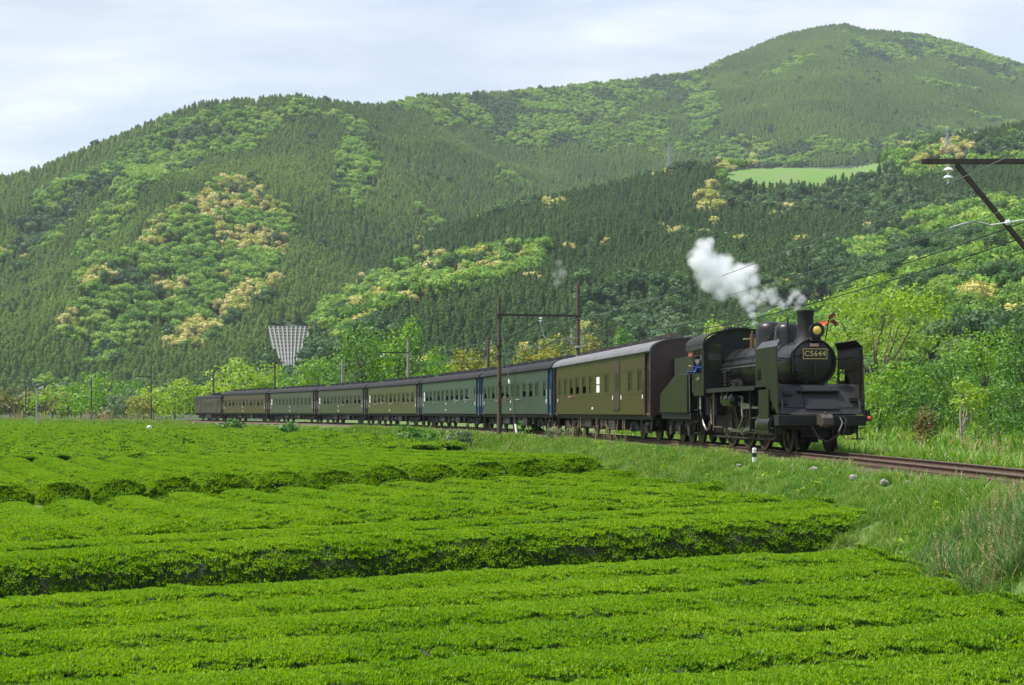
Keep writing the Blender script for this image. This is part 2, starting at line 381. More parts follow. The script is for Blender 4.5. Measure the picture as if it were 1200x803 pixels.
# track: bed, sleepers, rails
bed = []
AS = np.concatenate([np.arange(-45, 60, 1.), np.arange(60, 420, 4.)])
prof = [(-1.75, -.33), (-1.25, -.165), (1.25, -.165), (1.75, -.33)]
P = np.array([[track(a, o, z) for o, z in prof] for a in AS]); P[:, :, 2] += .02*fbm(P[:, :, 0], P[:, :, 1], .5, 2, 4)
bedo = link('track_bed', grid_mesh('track_bed', P, [M['ballast']], smooth=False)); tag(bedo, kind='structure')
trk = empty('railway_track', (0, 0, 0)); tag(trk, kind='structure')
for side in (-1, 1):
    c = side*.5665
    pr = [(-.062, -.14), (-.062, -.125), (-.012, -.108), (-.012, -.04), (-.033, -.03), (-.033, 0.0), (.033, 0.0), (.033, -.03), (.012, -.04), (.012, -.108), (.062, -.125), (.062, -.14)]
    P = np.array([[track(a, c+o, z) for o, z in pr] for a in AS]); k = len(pr)
    idx = np.arange(len(AS)*k).reshape(len(AS), k); Q = []
    for j in range(k):
        j2 = (j+1) % k; Q.append(np.stack([idx[:-1, j], idx[1:, j], idx[1:, j2], idx[:-1, j2]], -1))
    Q = np.stack(Q, 1); mi = np.zeros(Q.shape[:2], int); mi[:, 5] = 1
    link('rail', np_mesh('rail', P.reshape(-1, 3), Q.reshape(-1, 4), [M['rail_side'], M['rail_top']], mi.reshape(-1)), trk)
slm = MB().box(-.11, .11, -1.02, 1.02, -.27, -.142).mesh('sleeper'); slm.materials.append(M['sleeper'])
for i in range(190):
    a = -38+i*.62; p = track(a); o = link('sleeper', slm, trk); o.location = p; o.rotation_euler = (0, 0, track_th(a)+PI/2+random.uniform(-.012, .012))
far = MB()
for i in range(330):
    a = -38+(190+i)*.62; p = track(a); th = track_th(a); u = Vector((math.cos(th), math.sin(th), 0))
    far.bar(p-u*1.02+Vector((0, 0, -.205)), p+u*1.02+Vector((0, 0, -.205)), .22, .126)
tag(far.build('distant_sleepers', M['sleeper'], trk), kind='stuff')
# ------------------------------------------------------------------ foliage colours
M['cedar'] = leafmat('cedar_needles', [(0, (.10, .185, .036)), (.5, (.155, .255, .05)), (1, (.22, .32, .065))], .35, .7, .35, .2, patch=(.007, .42))
M['dark_cedar'] = leafmat('dark_cedar_needles', [(0, (.050, .112, .033)), (.5, (.082, .163, .044)), (1, (.125, .215, .054))], .3, .7, .3, .2, patch=(.008, .2))
M['broad'] = leafmat('broadleaf_leaves', [(0, (.08, .19, .028)), (.4, (.17, .32, .04)), (.75, (.22, .37, .055)), (1, (.30, .41, .075))], .35, .6, .5, .25, isl=.35, patch=(.012, .2))
M['deep'] = leafmat('evergreen_leaves', [(0, (.035, .085, .028)), (.5, (.062, .14, .038)), (1, (.11, .195, .05))], .3, .55, .4, .3, isl=.7)
M['gold'] = leafmat('flowering_leaves', [(0, (.24, .31, .05)), (.35, (.42, .43, .09)), (.75, (.54, .49, .18)), (1, (.62, .56, .28))], .2, .7, .4, .2, isl=.8)
M['bark'] = mat('bark', (.085, .062, .045), .9, noise=(6, (.14, .115, .09), .4, .65), bump=(20, .7, .03))
M['pale_bark'] = mat('pale_bark', (.36, .33, .29), .85, noise=(7, (.2, .17, .14), .4, .65))

def cedar_mesh(name, mt, H=19., Rr=2.3, k=170):
    t = np.sort(rng.random(k))**.8; z = H*(.16+.84*t); r = Rr*(1-t)**.6*(.75+.35*rng.random(k))+.12; a = rng.random(k)*2*PI
    P = np.stack([r*np.cos(a), r*np.sin(a), z], 1); N = np.stack([np.cos(a)*.85, np.sin(a)*.85, np.full(k, .75)], 1)
    V, Q = leaves(P, N, 1.1, .65, .35)
    cone = []                                   # dense inner foliage
    for j in range(7):
        a0, a1 = 2*PI*j/7, 2*PI*(j+1)/7; cone += [(Rr*.72*math.cos(a0), Rr*.72*math.sin(a0), H*.12), (Rr*.72*math.cos(a1), Rr*.72*math.sin(a1), H*.12), (Rr*.5*math.cos(a1), Rr*.5*math.sin(a1), H*.6), (Rr*.5*math.cos(a0), Rr*.5*math.sin(a0), H*.6),
                                                  (Rr*.5*math.cos(a0), Rr*.5*math.sin(a0), H*.6), (Rr*.5*math.cos(a1), Rr*.5*math.sin(a1), H*.6), (.04*math.cos(a1), .04*math.sin(a1), H*.97), (.04*math.cos(a0), .04*math.sin(a0), H*.97)]
    Q = np.concatenate([Q, np.arange(len(cone)).reshape(-1, 4)+4*k]); V = np.concatenate([V, cone]); k = len(Q)
    V = np.concatenate([V, [(-.16, -.1, 0), (.16, -.1, 0), (.02, 0, H*.9), (0, .18, 0)]]); n0 = 4*k
    Q = np.concatenate([Q, [(n0, n0+1, n0+2, n0+2), (n0+1, n0+3, n0+2, n0+2), (n0+3, n0, n0+2, n0+2)]])
    tri = Q[-3:, :3]; me = bpy.data.meshes.new(name); me.from_pydata(V.tolist(), [], Q[:-3].tolist()+tri.tolist()); me.materials.append(mt); me.materials.append(M['bark'])
    mi = [0]*k+[1]*3; me.polygons.foreach_set('material_index', mi); me.update(); return me
def crown_points(R, Hc, zc, nl, k, lr=(.34, .52), flat=.8, seed=None):
    """points and outward directions over a heap of leafy lobes"""
    C = []; 
    while len(C) < nl:
        p = rng.uniform(-1, 1, 3)
        if .25 < np.linalg.norm(p) < 1: C.append(p)
    C = np.array(C); C[:, 2] = np.where(rng.random(nl) < .4, C[:, 2]*.5-.5, np.abs(C[:, 2]))
    lr_ = rng.uniform(lr[0], lr[1], nl); sc_ = 1-lr_*.75
    C = C*np.stack([sc_*R, sc_*R, sc_*Hc/2], 1)+[0, 0, zc]
    w = lr_**2; i = rng.choice(nl, k, p=w/w.sum()); D = rng.normal(0, 1, (k, 3)); D[:, 2] = D[:, 2]*.9+.25; D /= np.linalg.norm(D, axis=1, keepdims=True)
    rr = (.74+.30*rng.random(k)**.7)*(1+.22*np.sin(D[:, 0]*7+i)*np.cos(D[:, 1]*6+2*i))
    P = C[i]+D*(rr*lr_[i])[:, None]*np.array([R, R, Hc/2*1.05]); return P, D, C, lr_
def broad_mesh(name, mt, R=5., H=11., k=260, leaf=1.5, nl=9, bark=None):
    """lumpy crown: a few overlapping domes roughened with leaf sprays"""
    P, N, C, l = crown_points(R, H*.78, H*.58, nl, k)
    V, Q = leaves(P, N, leaf, .75, .4); V = V.tolist(); F_ = Q.tolist(); mi = [0]*len(F_)
    for c, r in zip(C, l):
        bm = bmesh.new(); bmesh.ops.create_icosphere(bm, subdivisions=1, radius=1); n0 = len(V); o = random.random()*40
        for v in bm.verts: q = v.co.copy(); d = .80*(1+.30*mnoise.noise(q*1.9+Vector((o, 0, 0)))); V.append((c[0]+q.x*d*r*R, c[1]+q.y*d*r*R, c[2]+q.z*d*r*H*.41))
        bm.verts.index_update(); F_ += [[n0+v.index for v in f.verts] for f in bm.faces]; mi += [0]*len(bm.faces); bm.free()
    mb = MB(); mb.tube([(0, 0, -.4), (.1, .05, H*.3), (0, .1, H*.62)], .24, 5, .08)
    for c in C[:4]: mb.tube([(.05, .05, H*.3), (c[0]*.5, c[1]*.5, H*.3+(c[2]-H*.3)*.6), tuple(c)], .11, 4, .03)
    n0 = len(V); me = bpy.data.meshes.new(name); me.from_pydata(V+mb.v, [], F_+[tuple(i+n0 for i in f) for f in mb.f]); mi += [1]*len(mb.f)
    me.materials.append(mt); me.materials.append(bark or M['bark']); me.polygons.foreach_set('material_index', mi); me.update(); return me

PR = {}
PR['cedar'] = [proto('cedar', cedar_mesh('cedar', M['cedar'], h, r, 150)) for h, r in ((10, 2.5), (11, 2.6), (9, 2.4))]
PR['dark'] = [proto('dark_cedar', cedar_mesh('dark_cedar', M['dark_cedar'], h, r)) for h, r in ((11, 2.3), (12.5, 2.4), (10, 2.2))]
PR['broad'] = [proto('broadleaf', broad_mesh('broadleaf', M['broad'], r, h)) for r, h in ((5, 10), (6, 11), (4.4, 10))]
PR['deep'] = [proto('evergreen', broad_mesh('evergreen', M['deep'], r, h)) for r, h in ((5, 10), (5.5, 12), (4.2, 9))]
PR['gold'] = [proto('flowering', broad_mesh('flowering', M['gold'], r, h, 320, 1.3)) for r, h in ((5, 9), (6, 10), (4.6, 9.5))]
M['hill'] = leafmat('hillside_leaves', [(0, (.05, .135, .022)), (.45, (.095, .215, .032)), (.8, (.16, .30, .045)), (1, (.25, .36, .06))], .35, .6, .5, .25, isl=.4)
fine = [broad_mesh('hillside_broadleaf', M['hill'], r, h, 1500, .62, 12) for r, h in ((4.4, 9), (5, 10), (3.8, 8.5))]
fine_d = [broad_mesh('hillside_evergreen', M['deep'], r, h, 1500, .62, 12) for r, h in ((4.4, 9), (5, 11))]
fine_g = [broad_mesh('hillside_flowering', M['gold'], r, h, 700, .8, 11) for r, h in ((5, 9), (5.6, 10), (4.4, 8.5))]

# which stands grow where on the slopes, read off the photograph
GOLD = [[(160, 272), (215, 235), (262, 200), (300, 205), (342, 252), (330, 300), (322, 345), (262, 372), (235, 398), (196, 396), (186, 340), (168, 300)],
        [(72, 392), (100, 312), (132, 284), (142, 320), (112, 360), (85, 396)], [(0, 292), (28, 290), (30, 304), (0, 308)],
        [(755, 250), (830, 208), (852, 228), (862, 250), (800, 275)], [(840, 165), (885, 160), (885, 195), (840, 195)], [(1050, 165), (1140, 160), (1140, 195), (1060, 195)],
        [(400, 330), (520, 290), (620, 260), (700, 250), (720, 268), (620, 300), (500, 340), (420, 372)]]
GOLDEN_LOW = GOLD[6]
BRIGHT = [[(0, 300), (20, 255), (60, 218), (150, 172), (205, 135), (330, 118), (400, 122), (330, 140), (215, 200), (150, 215), (90, 245), (40, 290)],
          [(455, 118), (560, 112), (700, 98), (820, 78), (815, 112), (700, 132), (690, 158), (585, 168), (545, 142), (480, 132)],
          [(395, 130), (432, 135), (446, 200), (420, 245), (392, 228), (402, 180)], [(980, 78), (1008, 44), (1060, 38), (1130, 54), (1205, 80), (1205, 98), (1105, 72), (1020, 66)],
          [(355, 372), (420, 328), (490, 298), (560, 285), (640, 270), (640, 300), (590, 320), (500, 340), (430, 372), (400, 402)],
          [(830, 162), (1040, 158), (1045, 198), (1210, 190), (1210, 150), (1120, 155), (1040, 172), (850, 200)], [(140, 300), (170, 285), (190, 340), (180, 390), (150, 400), (120, 420), (100, 420)],
          [(800, 110), (830, 90), (850, 140), (810, 160)], [(735, 140), (780, 130), (780, 170), (740, 170)]] + GOLD[:2]
FIELD = [(846, 206), (872, 199), (960, 196), (1042, 192), (1046, 200), (1000, 214), (948, 221), (880, 222), (850, 218)]
CRIB = [(314, 381), (369, 381), (358, 438), (330, 438)]
ROAD = [(880, 362), (990, 360), (990, 386), (880, 388)]
MIDDARK = [(500, 280), (700, 225), (820, 200), (830, 215), (750, 262), (600, 282), (520, 292)]

pxg = np.arange(-300, 1620.1, 4.); dg = np.geomspace(150, 2700, 420)
PG, DG = np.meshgrid(pxg, dg, indexing='ij'); zt, _ = terr((PG-600)/F*DG, DG); RUN = np.maximum.accumulate(np.maximum(zt, -1.4)/DG, axis=1)
def seen(px, D, ztop):
    i = np.clip(((px+300)/4).round().astype(int), 0, len(pxg)-1); j = np.clip(np.searchsorted(dg, D)-2, 0, len(dg)-1)
    return (ztop-ZC)/D > RUN[i, j]-ZC/D*0-.0005
def candidates(n_, d0, d1):
    px = rng.uniform(-250, 1560, n_); D = np.sqrt(rng.random(n_)*(d1*d1-d0*d0)+d0*d0); X = (px-600)/F*D; z, w = terr(X, D); return px, D, X, z, w
A_far = 1810/F*(2600**2-640**2)/2; A_mid = 1810/F*(1010**2-330**2)/2; A_near = 1810/F*(570**2-225**2)/2
stands = {k: [] for k in ('cedar', 'dark', 'broad', 'deep', 'gold')}; single = []
for (n_, d0, d1, lay) in ((int(A_far/8.5), 640, 2600, (0,)), (int(A_mid/9.5), 330, 1010, (1, 0)), (int(A_near/24), 225, 570, (2, 1))):
    px, D, X, z, w = candidates(n_, d0, d1); z = np.maximum(z, -1.4)
    ok = np.isin(w, lay) & (z > (-1.5 if d0 > 300 else -.5)) & seen(px, D, z+14)
    if lay == (1, 0): ok &= ~((w == 0) & (D > 690))
    py = HZ-(z+9-ZC)/D*F; pyb = HZ-(z-ZC)/D*F
    ok &= ~inpoly(px, pyb, FIELD) & ~inpoly(px, pyb-3, FIELD) & ~inpoly(px, pyb, CRIB) & ~inpoly(px, pyb-9, CRIB) & ~inpoly(px, py, CRIB) & ~inpoly(px, py+6, CRIB) & ~inpoly(px, pyb, ROAD) & (pyb < 486)
    px, D, X, z, w, py = [a[ok] for a in (px, D, X, z, w, py)]
    b = np.zeros(len(px), bool); g = np.zeros(len(px), bool)
    for q in BRIGHT: b |= inpoly(px+20*fbm(px, py, 34, 3, 1), py+20*fbm(px, py, 34, 3, 2), q)
    for q in GOLD: g |= inpoly(px+14*fbm(px, py, 26, 3, 3), py+14*fbm(px, py, 26, 3, 4), q)
    r = rng.random(len(px)); cl = vnoise(X, D, 38, 31); cl2 = vnoise(X, D, 60, 37)
    kind = np.where(w == 1, 'dark', 'cedar').astype('<U6')
    kind[(w == 0) & (cl2 > .84) & (r < .6)] = 'broad'; kind[(w == 0) & (r > .985)] = 'deep'
    kind[(w == 1) & (cl2 > .72) & (r < .75)] = 'deep'; kind[(w == 1) & (r > .991)] = 'gold'; kind[(w == 1) & (px > 560) & (px < 1000) & (py < 330) & (cl > .88) & (r < .45)] = 'gold'
    low = (w == 1) & (px > 880) & (py > 225) & (px-880+(py-225)*1.6 > 190+90*(cl2-.5)); kind[low & (r < .9)] = np.where(cl[low & (r < .9)] > .42, 'deep', 'broad')
    kind[b & (r < .9)] = 'broad'; kind[b & (cl > .66) & (r < .9)] = 'deep'; kind[g & (cl > .42) & (r < .62)] = 'gold'
    md = inpoly(px, py, MIDDARK) & (w == 1); kind[md] = 'dark'
    flat = (z < 6) & (w < 2); kind[flat & (r < .5)] = 'deep'; kind[inpoly(px, py, GOLDEN_LOW) & (kind == 'gold') & (rng.random(len(px)) < .5)] = 'broad'
    if 2 in lay: kind[w == 2] = np.where(cl[w == 2]+.25*(cl2[w == 2]-.5) > .46, 'deep', 'broad'); kind[(w == 2) & (r > .985)] = 'gold'
    big = np.isin(kind, ('broad', 'deep', 'gold')); keep = ~big | (rng.random(len(px)) < (.26 if 2 not in lay else .8))
    for i in np.nonzero(keep)[0]:
        s = rng.uniform(.72, 1.2)*(.84 if kind[i] == 'cedar' else .74 if kind[i] == 'dark' else 1.05)
        if w[i] == 2 or kind[i] == 'gold': single.append((s/D[i], px[i], D[i], X[i], z[i], kind[i], s, py[i], w[i]))
        else: stands[kind[i]].append((X[i], D[i], z[i]-.5, s))
single.sort(key=lambda q: -q[0])
# trees that show largest are things of their own, the rest join their stand
pick = {'gold': 0, 'broad': 0, 'deep': 0}; LIM = {'gold': 170, 'broad': 230, 'deep': 170}
LBL = {('gold', 0): ('golden flowering tree among green woods on the far left mountainside', 'golden trees on the left mountain'),
       ('gold', 1): ('pale flowering tree rising from dark woods on the middle ridge', 'pale trees on the middle ridge'),
       ('gold', 2): ('pale flowering tree on the near slope behind the locomotive', 'pale trees on the near slope'),
       ('broad', 2): ('bright green leafy tree on the near hillside at right', 'bright trees on the near hillside'),
       ('deep', 2): ('dark green leafy tree on the near hillside at right', 'dark trees on the near hillside')}
for q in single:
    _, px, D, X, z, k, s, py, w = q
    if pick[k] < LIM[k] and ((k, int(w)) in LBL) and -10 < px < 1210:
        pick[k] += 1
        me = random.choice(fine_g if k == 'gold' else fine if k == 'broad' else fine_d)
        o = link({'gold': 'flowering_tree', 'broad': 'leafy_tree', 'deep': 'evergreen_tree'}[k], me); o.location = (X, D, z-.4); o.scale = (s*rng.uniform(.85, 1.15), s, s*rng.uniform(.85, 1.1)); o.rotation_euler = (0, 0, rng.uniform(0, 6.28))
        tag(o, LBL[(k, int(w))][0], 'tree', LBL[(k, int(w))][1])
    else: stands[k].append((X, D, z-.5, s))
for k, nm in (('cedar', 'cedar_forest'), ('dark', 'dark_cedar_forest'), ('broad', 'broadleaf_woods'), ('deep', 'evergreen_woods'), ('gold', 'flowering_woods')):
    a = np.array(stands[k]); m_ = len(a)
    if not m_: continue
    o = scatter(nm, a[:, :3], a[:, 3], np.stack([rng.normal(0, .03, m_), rng.normal(0, .03, m_), rng.uniform(0, 6.28, m_)], 1), PR[k], rng.integers(0, 3, m_))
    tag(o, {'cedar': 'dense cedar forest covering the sunlit far mountain', 'dark': 'dark cedar forest on the middle ridge', 'broad': 'patches of fresh green broadleaf woods on the mountainsides', 'deep': 'deep green evergreen woods scattered over the slopes', 'gold': 'smaller pale flowering trees mixed into the mountain woods'}[k], 'forest')
    print(nm, m_)

# ------------------------------------------------------------------ trees and bushes standing near the line, each a thing with trunk and crown
G = {
 'lime': leafmat('lime_leaves', [(0, (.13, .26, .02)), (.5, (.23, .38, .034)), (1, (.34, .47, .065))], .4, .5, .12, .35),
 'fresh': leafmat('fresh_leaves', [(0, (.075, .20, .018)), (.5, (.15, .315, .03)), (1, (.24, .40, .055))], .4, .5, .12, .35),
 'mid': leafmat('mid_leaves', [(0, (.05, .145, .02)), (.5, (.10, .235, .032)), (1, (.17, .31, .05))], .32, .5, .12, .35),
 'dark': leafmat('dark_leaves', [(0, (.02, .062, .016)), (.5, (.038, .10, .024)), (1, (.075, .15, .034))], .25, .45, .12, .4),
 'yellow': leafmat('yellow_leaves', [(0, (.13, .17, .02)), (.5, (.24, .27, .035)), (1, (.36, .32, .065))], .35, .5, .12, .35),
 'olive': leafmat('olive_leaves', [(0, (.07, .085, .018)), (.5, (.125, .14, .03)), (1, (.22, .19, .055))], .3, .5, .12, .35),
 'grey': leafmat('grey_leaves', [(0, (.07, .125, .06)), (.5, (.125, .19, .10)), (1, (.20, .26, .15))], .3, .6, .12, .3),
 'bamboo': leafmat('bamboo_leaves', [(0, (.10, .135, .03)), (.5, (.17, .20, .05)), (1, (.26, .26, .09))], .35, .5, .12, .3),
 'weed': leafmat('weed_leaves', [(0, (.03, .115, .014)), (.5, (.06, .185, .022)), (1, (.11, .26, .04))], .35, .5, .12, .35),
 'ruddy': leafmat('ruddy_leaves', [(0, (.05, .07, .018)), (.5, (.11, .105, .025)), (1, (.20, .13, .04))], .3, .5, .12, .35)}
def base_z(X, D):
    z = float(ground_z(X, D)); t = float(terr(X, D)[0]); return max(z, t) if D > 150 else z
def near_tree(name, px, ytop, wpx, D, g, label, cat='tree', ybot=None, limbs=5, bark='bark', group=None, low=.06, nl=24, lfpx=3.9, dens=2.7, lr=(.22, .36)):
    X = X_at(px, D); zb = base_z(X, D); H = ZC+(HZ-ytop)/F*D-zb; Rr = wpx/2/F*D
    if ybot: zc0 = max(low*H, ZC+(HZ-ybot)/F*D-zb)
    else: zc0 = low*H
    root = empty(name, (X, D, zb-.05), 0, label, cat, group)
    Hc = H-zc0; zc = zc0+Hc/2; lf = max(.09, lfpx/F*D)
    area = wpx*(Hc/D*F)*.8; k = int(min(11000, max(350, area/(lfpx**2*.5)*dens)))
    P, N, C, l = crown_points(Rr*1.22, Hc*1.06, zc, nl, k, lr)
    V, Q = leaves(P, N, lf, .62, .45, .2)
    link('crown', np_mesh('crown', V, Q, [G[g]]), root)
    r0 = max(.05, H*.022); mb = MB()
    mb.tube([(0, 0, -.1), (rng.uniform(-.1, .1)*H*.2, 0, H*.22), (rng.uniform(-.1, .1)*H*.3, rng.uniform(-.1, .1)*H*.2, H*.5), (C[0][0]*.4, C[0][1]*.4, zc+Hc*.2)], r0, 7, r0*.3)
    for c in C[1:1+limbs]:
        b0 = H*rng.uniform(.18, .34); mb.tube([(0, 0, b0), (c[0]*.45, c[1]*.45, b0+(c[2]-b0)*.45), (c[0]*.8, c[1]*.8, b0+(c[2]-b0)*.86)], r0*.55, 5, r0*.12)
    mb.build('trunk', M[bark], root, smooth=60)
    return root
NT = [
 # left of the train
 ('leafy_tree', 205, 443, 62, 222, 'lime', 'bright lime green tree touching the rear of the last wagon', {}),
 ('leafy_tree', 122, 436, 86, 268, 'fresh', 'broad rounded green tree behind the third pole from left', {}),
 ('leafy_tree', 62, 452, 60, 290, 'lime', 'bright green tree behind the pale lamp post at far left', dict(low=.02)),
 ('leafy_tree', 95, 446, 56, 280, 'fresh', 'fresh green tree beside the second pole from left', dict(low=.02)),
 ('leafy_tree', 180, 452, 50, 236, 'lime', 'lime tree right behind the tall brown pole left of the train', dict(low=.02)),
 ('leafy_tree', 18, 450, 60, 296, 'olive', 'olive tree behind the leftmost pole', dict(low=.02)),
 ('willow_tree', 148, 456, 46, 240, 'grey', 'grey green willow between two poles at far left', {}),
 ('leafy_tree', 168, 461, 36, 232, 'yellow', 'small yellowish tree beside the pole left of the train', {}),
 ('bamboo_clump', 12, 457, 40, 300, 'bamboo', 'yellowish bamboo clump at the left edge of the view', dict(low=.05)),
 ('bamboo_clump', 45, 456, 42, 295, 'bamboo', 'yellowish bamboo clump right of the pale lamp post', dict(low=.05)),
 ('bamboo_clump', 80, 457, 42, 285, 'bamboo', 'olive bamboo clump left of the rounded green tree', dict(low=.05)),
 ('low_bush', 130, 478, 40, 248, 'olive', 'low olive bush under the rounded green tree', dict(low=.02)),
 ('leafy_tree', 288, 414, 100, 215, 'lime', 'tall yellow green tree behind the roof of the last brown coach', {}),
 ('leafy_tree', 247, 436, 38, 222, 'lime', 'lime tree rising behind the electric locomotive', {}),
 ('leafy_tree', 338, 430, 50, 205, 'fresh', 'fresh green tree below the concrete slope frame', {}),
 ('leafy_tree', 372, 420, 56, 196, 'fresh', 'green tree right of the concrete slope frame', {}),
 ('leafy_tree', 422, 378, 78, 176, 'mid', 'tall fresh green tree with a dark heart left of the single arm pole', {}),
 ('leafy_tree', 466, 366, 74, 172, 'fresh', 'tallest pale green tree behind the olive coach', {}),
 ('leafy_tree', 395, 412, 50, 205, 'mid', 'mid green tree between the slope frame and the tallest trees', {}),
 ('leafy_tree', 445, 396, 44, 178, 'fresh', 'fresh green tree filling the gap between the two tallest trees', {}),
 ('leafy_tree', 487, 398, 46, 170, 'mid', 'mid green tree right of the tallest pale tree', {}),
 ('leafy_tree', 528, 416, 44, 158, 'lime', 'lime tree low behind the third coach roof', {}),
 ('leafy_tree', 585, 408, 50, 140, 'yellow', 'low yellow tree behind the left gantry post', {}),
 ('leafy_tree', 312, 425, 46, 212, 'lime', 'lime tree right of the tall yellow green one', {}),
 ('leafy_tree', 508, 404, 50, 160, 'fresh', 'green tree above the third coach behind the train', {}),
 ('leafy_tree', 548, 409, 52, 150, 'yellow', 'yellow green tree left of the dark wooden pole', {}),
 ('leafy_tree', 625, 398, 60, 128, 'yellow', 'yellow tree between the two gantry posts left half', dict(nl=16)),
 ('leafy_tree', 668, 382, 78, 124, 'yellow', 'golden yellow tree behind the right gantry post', dict(nl=30)),
 ('leafy_tree', 700, 388, 44, 118, 'olive', 'ochre green tree right of the right gantry post', {}),
 ('leafy_tree', 735, 385, 48, 128, 'mid', 'small round green tree above the first coach roof', {}),
 ('leafy_tree', 788, 368, 60, 122, 'grey', 'pale greyish tree left of the steam cloud foot', {}),
 ('leafy_tree', 845, 366, 52, 105, 'lime', 'bright maple just behind the cab roof', {}),
 ('leafy_tree', 870, 372, 40, 112, 'grey', 'greyish tree behind the locomotive whistle', {}),
 # right of the locomotive
 ('maple_tree', 1030, 328, 150, 92, 'lime', 'spreading light green maple with dark limbs right of the chimney', dict(limbs=9, nl=34, low=.42, lr=(.2, .30), dens=2.4)),
 ('leafy_tree', 985, 410, 60, 86, 'lime', 'light green bush seen through the smoke deflector gap', dict(low=.05)),
 ('leafy_tree', 1050, 420, 92, 84, 'fresh', 'dense green tree right of the smoke deflector', dict(low=.08, nl=30)),
 ('leafy_tree', 1100, 408, 84, 96, 'mid', 'rounded fresh tree behind the small white stemmed tree', dict(low=.05, nl=30)),
 ('leafy_tree', 1155, 384, 90, 100, 'fresh', 'large fresh green tree second from the right edge', dict(low=.05, nl=30)),
 ('leafy_tree', 1205, 368, 90, 92, 'mid', 'leafy tree at the right edge of the view', dict(low=.05, nl=30)),
 ('leafy_tree', 1135, 436, 70, 79, 'mid', 'low green tree behind the pale branches', dict(low=.05)),
 ('leafy_tree', 1080, 440, 60, 80, 'mid', 'low green tree left of the pale branches', dict(low=.05)),
 ('leafy_tree', 1190, 440, 70, 74, 'mid', 'low bushy tree at the right edge above the grass bank', dict(low=.05)),
 ('leafy_tree', 1030, 448, 50, 76, 'fresh', 'low leafy bush beside the red marker lamp', dict(low=.02)),
 ('branching_tree', 1126, 440, 58, 68, 'lime', 'small light green tree with a forked white stem', dict(limbs=6, bark='pale_bark', low=.45, nl=10)),
 ('round_shrub', 1085, 473, 32, 60, 'ruddy', 'small round reddish shrub at the foot of the bank', dict(low=.02, nl=18, lr=(.34, .5))),
 ('leafy_tree', 1275, 372, 100, 92, 'fresh', 'leafy tree just beyond the right edge of the view', dict(low=.05)),
 ('leafy_tree', 1345, 378, 100, 88, 'mid', 'leafy tree further beyond the right edge of the view', dict(low=.05)),
 ('low_bush', 1170, 476, 60, 64, 'weed', 'spread of green undergrowth on the right bank', dict(low=.0)),
 ('low_bush', 1215, 478, 60, 60, 'weed', 'green undergrowth at the right edge of the bank', dict(low=.0)),
 # weeds between the tea and the train
 ('low_bush', 478, 496, 34, 92, 'weed', 'left dark green weed clump below the third coach', dict(low=0)),
 ('low_bush', 503, 498, 44, 86, 'weed', 'middle dark green weed clump below the third coach', dict(low=0)),
 ('low_bush', 538, 501, 36, 80, 'grey', 'greyish weed clump left of the wooden gantry post', dict(low=0)),
 ('low_bush', 620, 492, 30, 79, 'weed', 'leafy weed right of the white guy wire sleeve', dict(low=0)),
 ('low_bush', 660, 500, 44, 68, 'grey', 'grey green weed clump under the first coach', dict(low=0)),
 ('low_bush', 270, 491, 30, 150, 'weed', 'low weed clump below the brown rear coach', dict(low=0)),
 ('low_bush', 340, 493, 24, 120, 'weed', 'small weed tuft near the white stone', dict(low=0)),
]
for nm, px, yt, w_, D, g, lb, kw in NT: near_tree(nm, px, yt, w_, D, g, lb, 'tree' if 'tree' in nm else 'bamboo' if 'bamboo' in nm else 'shrub', **kw)
# ------------------------------------------------------------------ tea: clipped hedges, each a thing with its young leaves
M['tea_body'] = mat('tea_twigs', (.028, .06, .010), .95, noise=(16, (.045, .038, .018), .45, .65), bump=(24, 1, .05))
M['tea_old'] = leafmat('tea_old_leaves', [(0, (.016, .058, .008)), (.6, (.036, .115, .012)), (1, (.07, .175, .018))], .3, .5, .15, .25)
M['tea_new'] = leafmat('tea_young_leaves', [(0, (.106, .255, .008)), (.5, (.185, .365, .014)), (1, (.305, .457, .038))], .45, .48, .15, .22, patch=(.35, .16))
def shoot(name, nw, od, ln, spread):
    V = []; mi = []
    for i in range(nw+od):
        new = i < nw; a = rng.random()*6.28; tl = rng.uniform(.12, .65) if new else rng.uniform(.8, 1.45)
        L_ = ln*(rng.uniform(.8, 1.25) if new else rng.uniform(1.1, 1.5)); W_ = L_*(.42 if new else .5)
        b = np.array([rng.normal(0, spread), rng.normal(0, spread), -.03 if new else -.055+rng.normal(0, .012)])
        d = np.array([math.sin(tl)*math.cos(a), math.sin(tl)*math.sin(a), math.cos(tl)]); s_ = np.array([-math.sin(a), math.cos(a), 0.]); nn = np.cross(d, s_)
        V += [b, b+d*L_*.5+s_*W_*.5+nn*L_*.06, b+d*L_, b+d*L_*.5-s_*W_*.5+nn*L_*.06]; mi.append(0 if new else 1)
    k = len(mi); return proto(name, np_mesh(name, np.array(V), np.arange(4*k).reshape(k, 4), [M['tea_new'], M['tea_old']], mi))
def patch_of(name, k, rad, nw, od, ln):
    """a palm-sized to forearm-sized piece of the clipped surface: many shoots side by side"""
    Vs = []; mi = []
    for i in range(k):
        a = rng.random()*6.28; r = rad*math.sqrt(rng.random()); o = np.array([r*math.cos(a), r*math.sin(a), rng.normal(0, .006)-.10*(r*r)])
        me = shoot('t', nw, od, ln, .012).data; v = np.zeros(len(me.vertices)*3); me.vertices.foreach_get('co', v); q = np.zeros(len(me.polygons), int); me.polygons.foreach_get('material_index', q)
        Vs.append(v.reshape(-1, 3)+o); mi += q.tolist(); bpy.data.meshes.remove(me)
    V = np.concatenate(Vs); return proto(name, np_mesh(name, V, np.arange(len(V)).reshape(-1, 4), [M['tea_new'], M['tea_old']], mi))
SH = [patch_of('tea_patch', 84, .23, 5, 2, .041) for _ in range(6)]
TUFT = [patch_of('tea_patch', 64, .24, 5, 2, .046) for _ in range(5)]

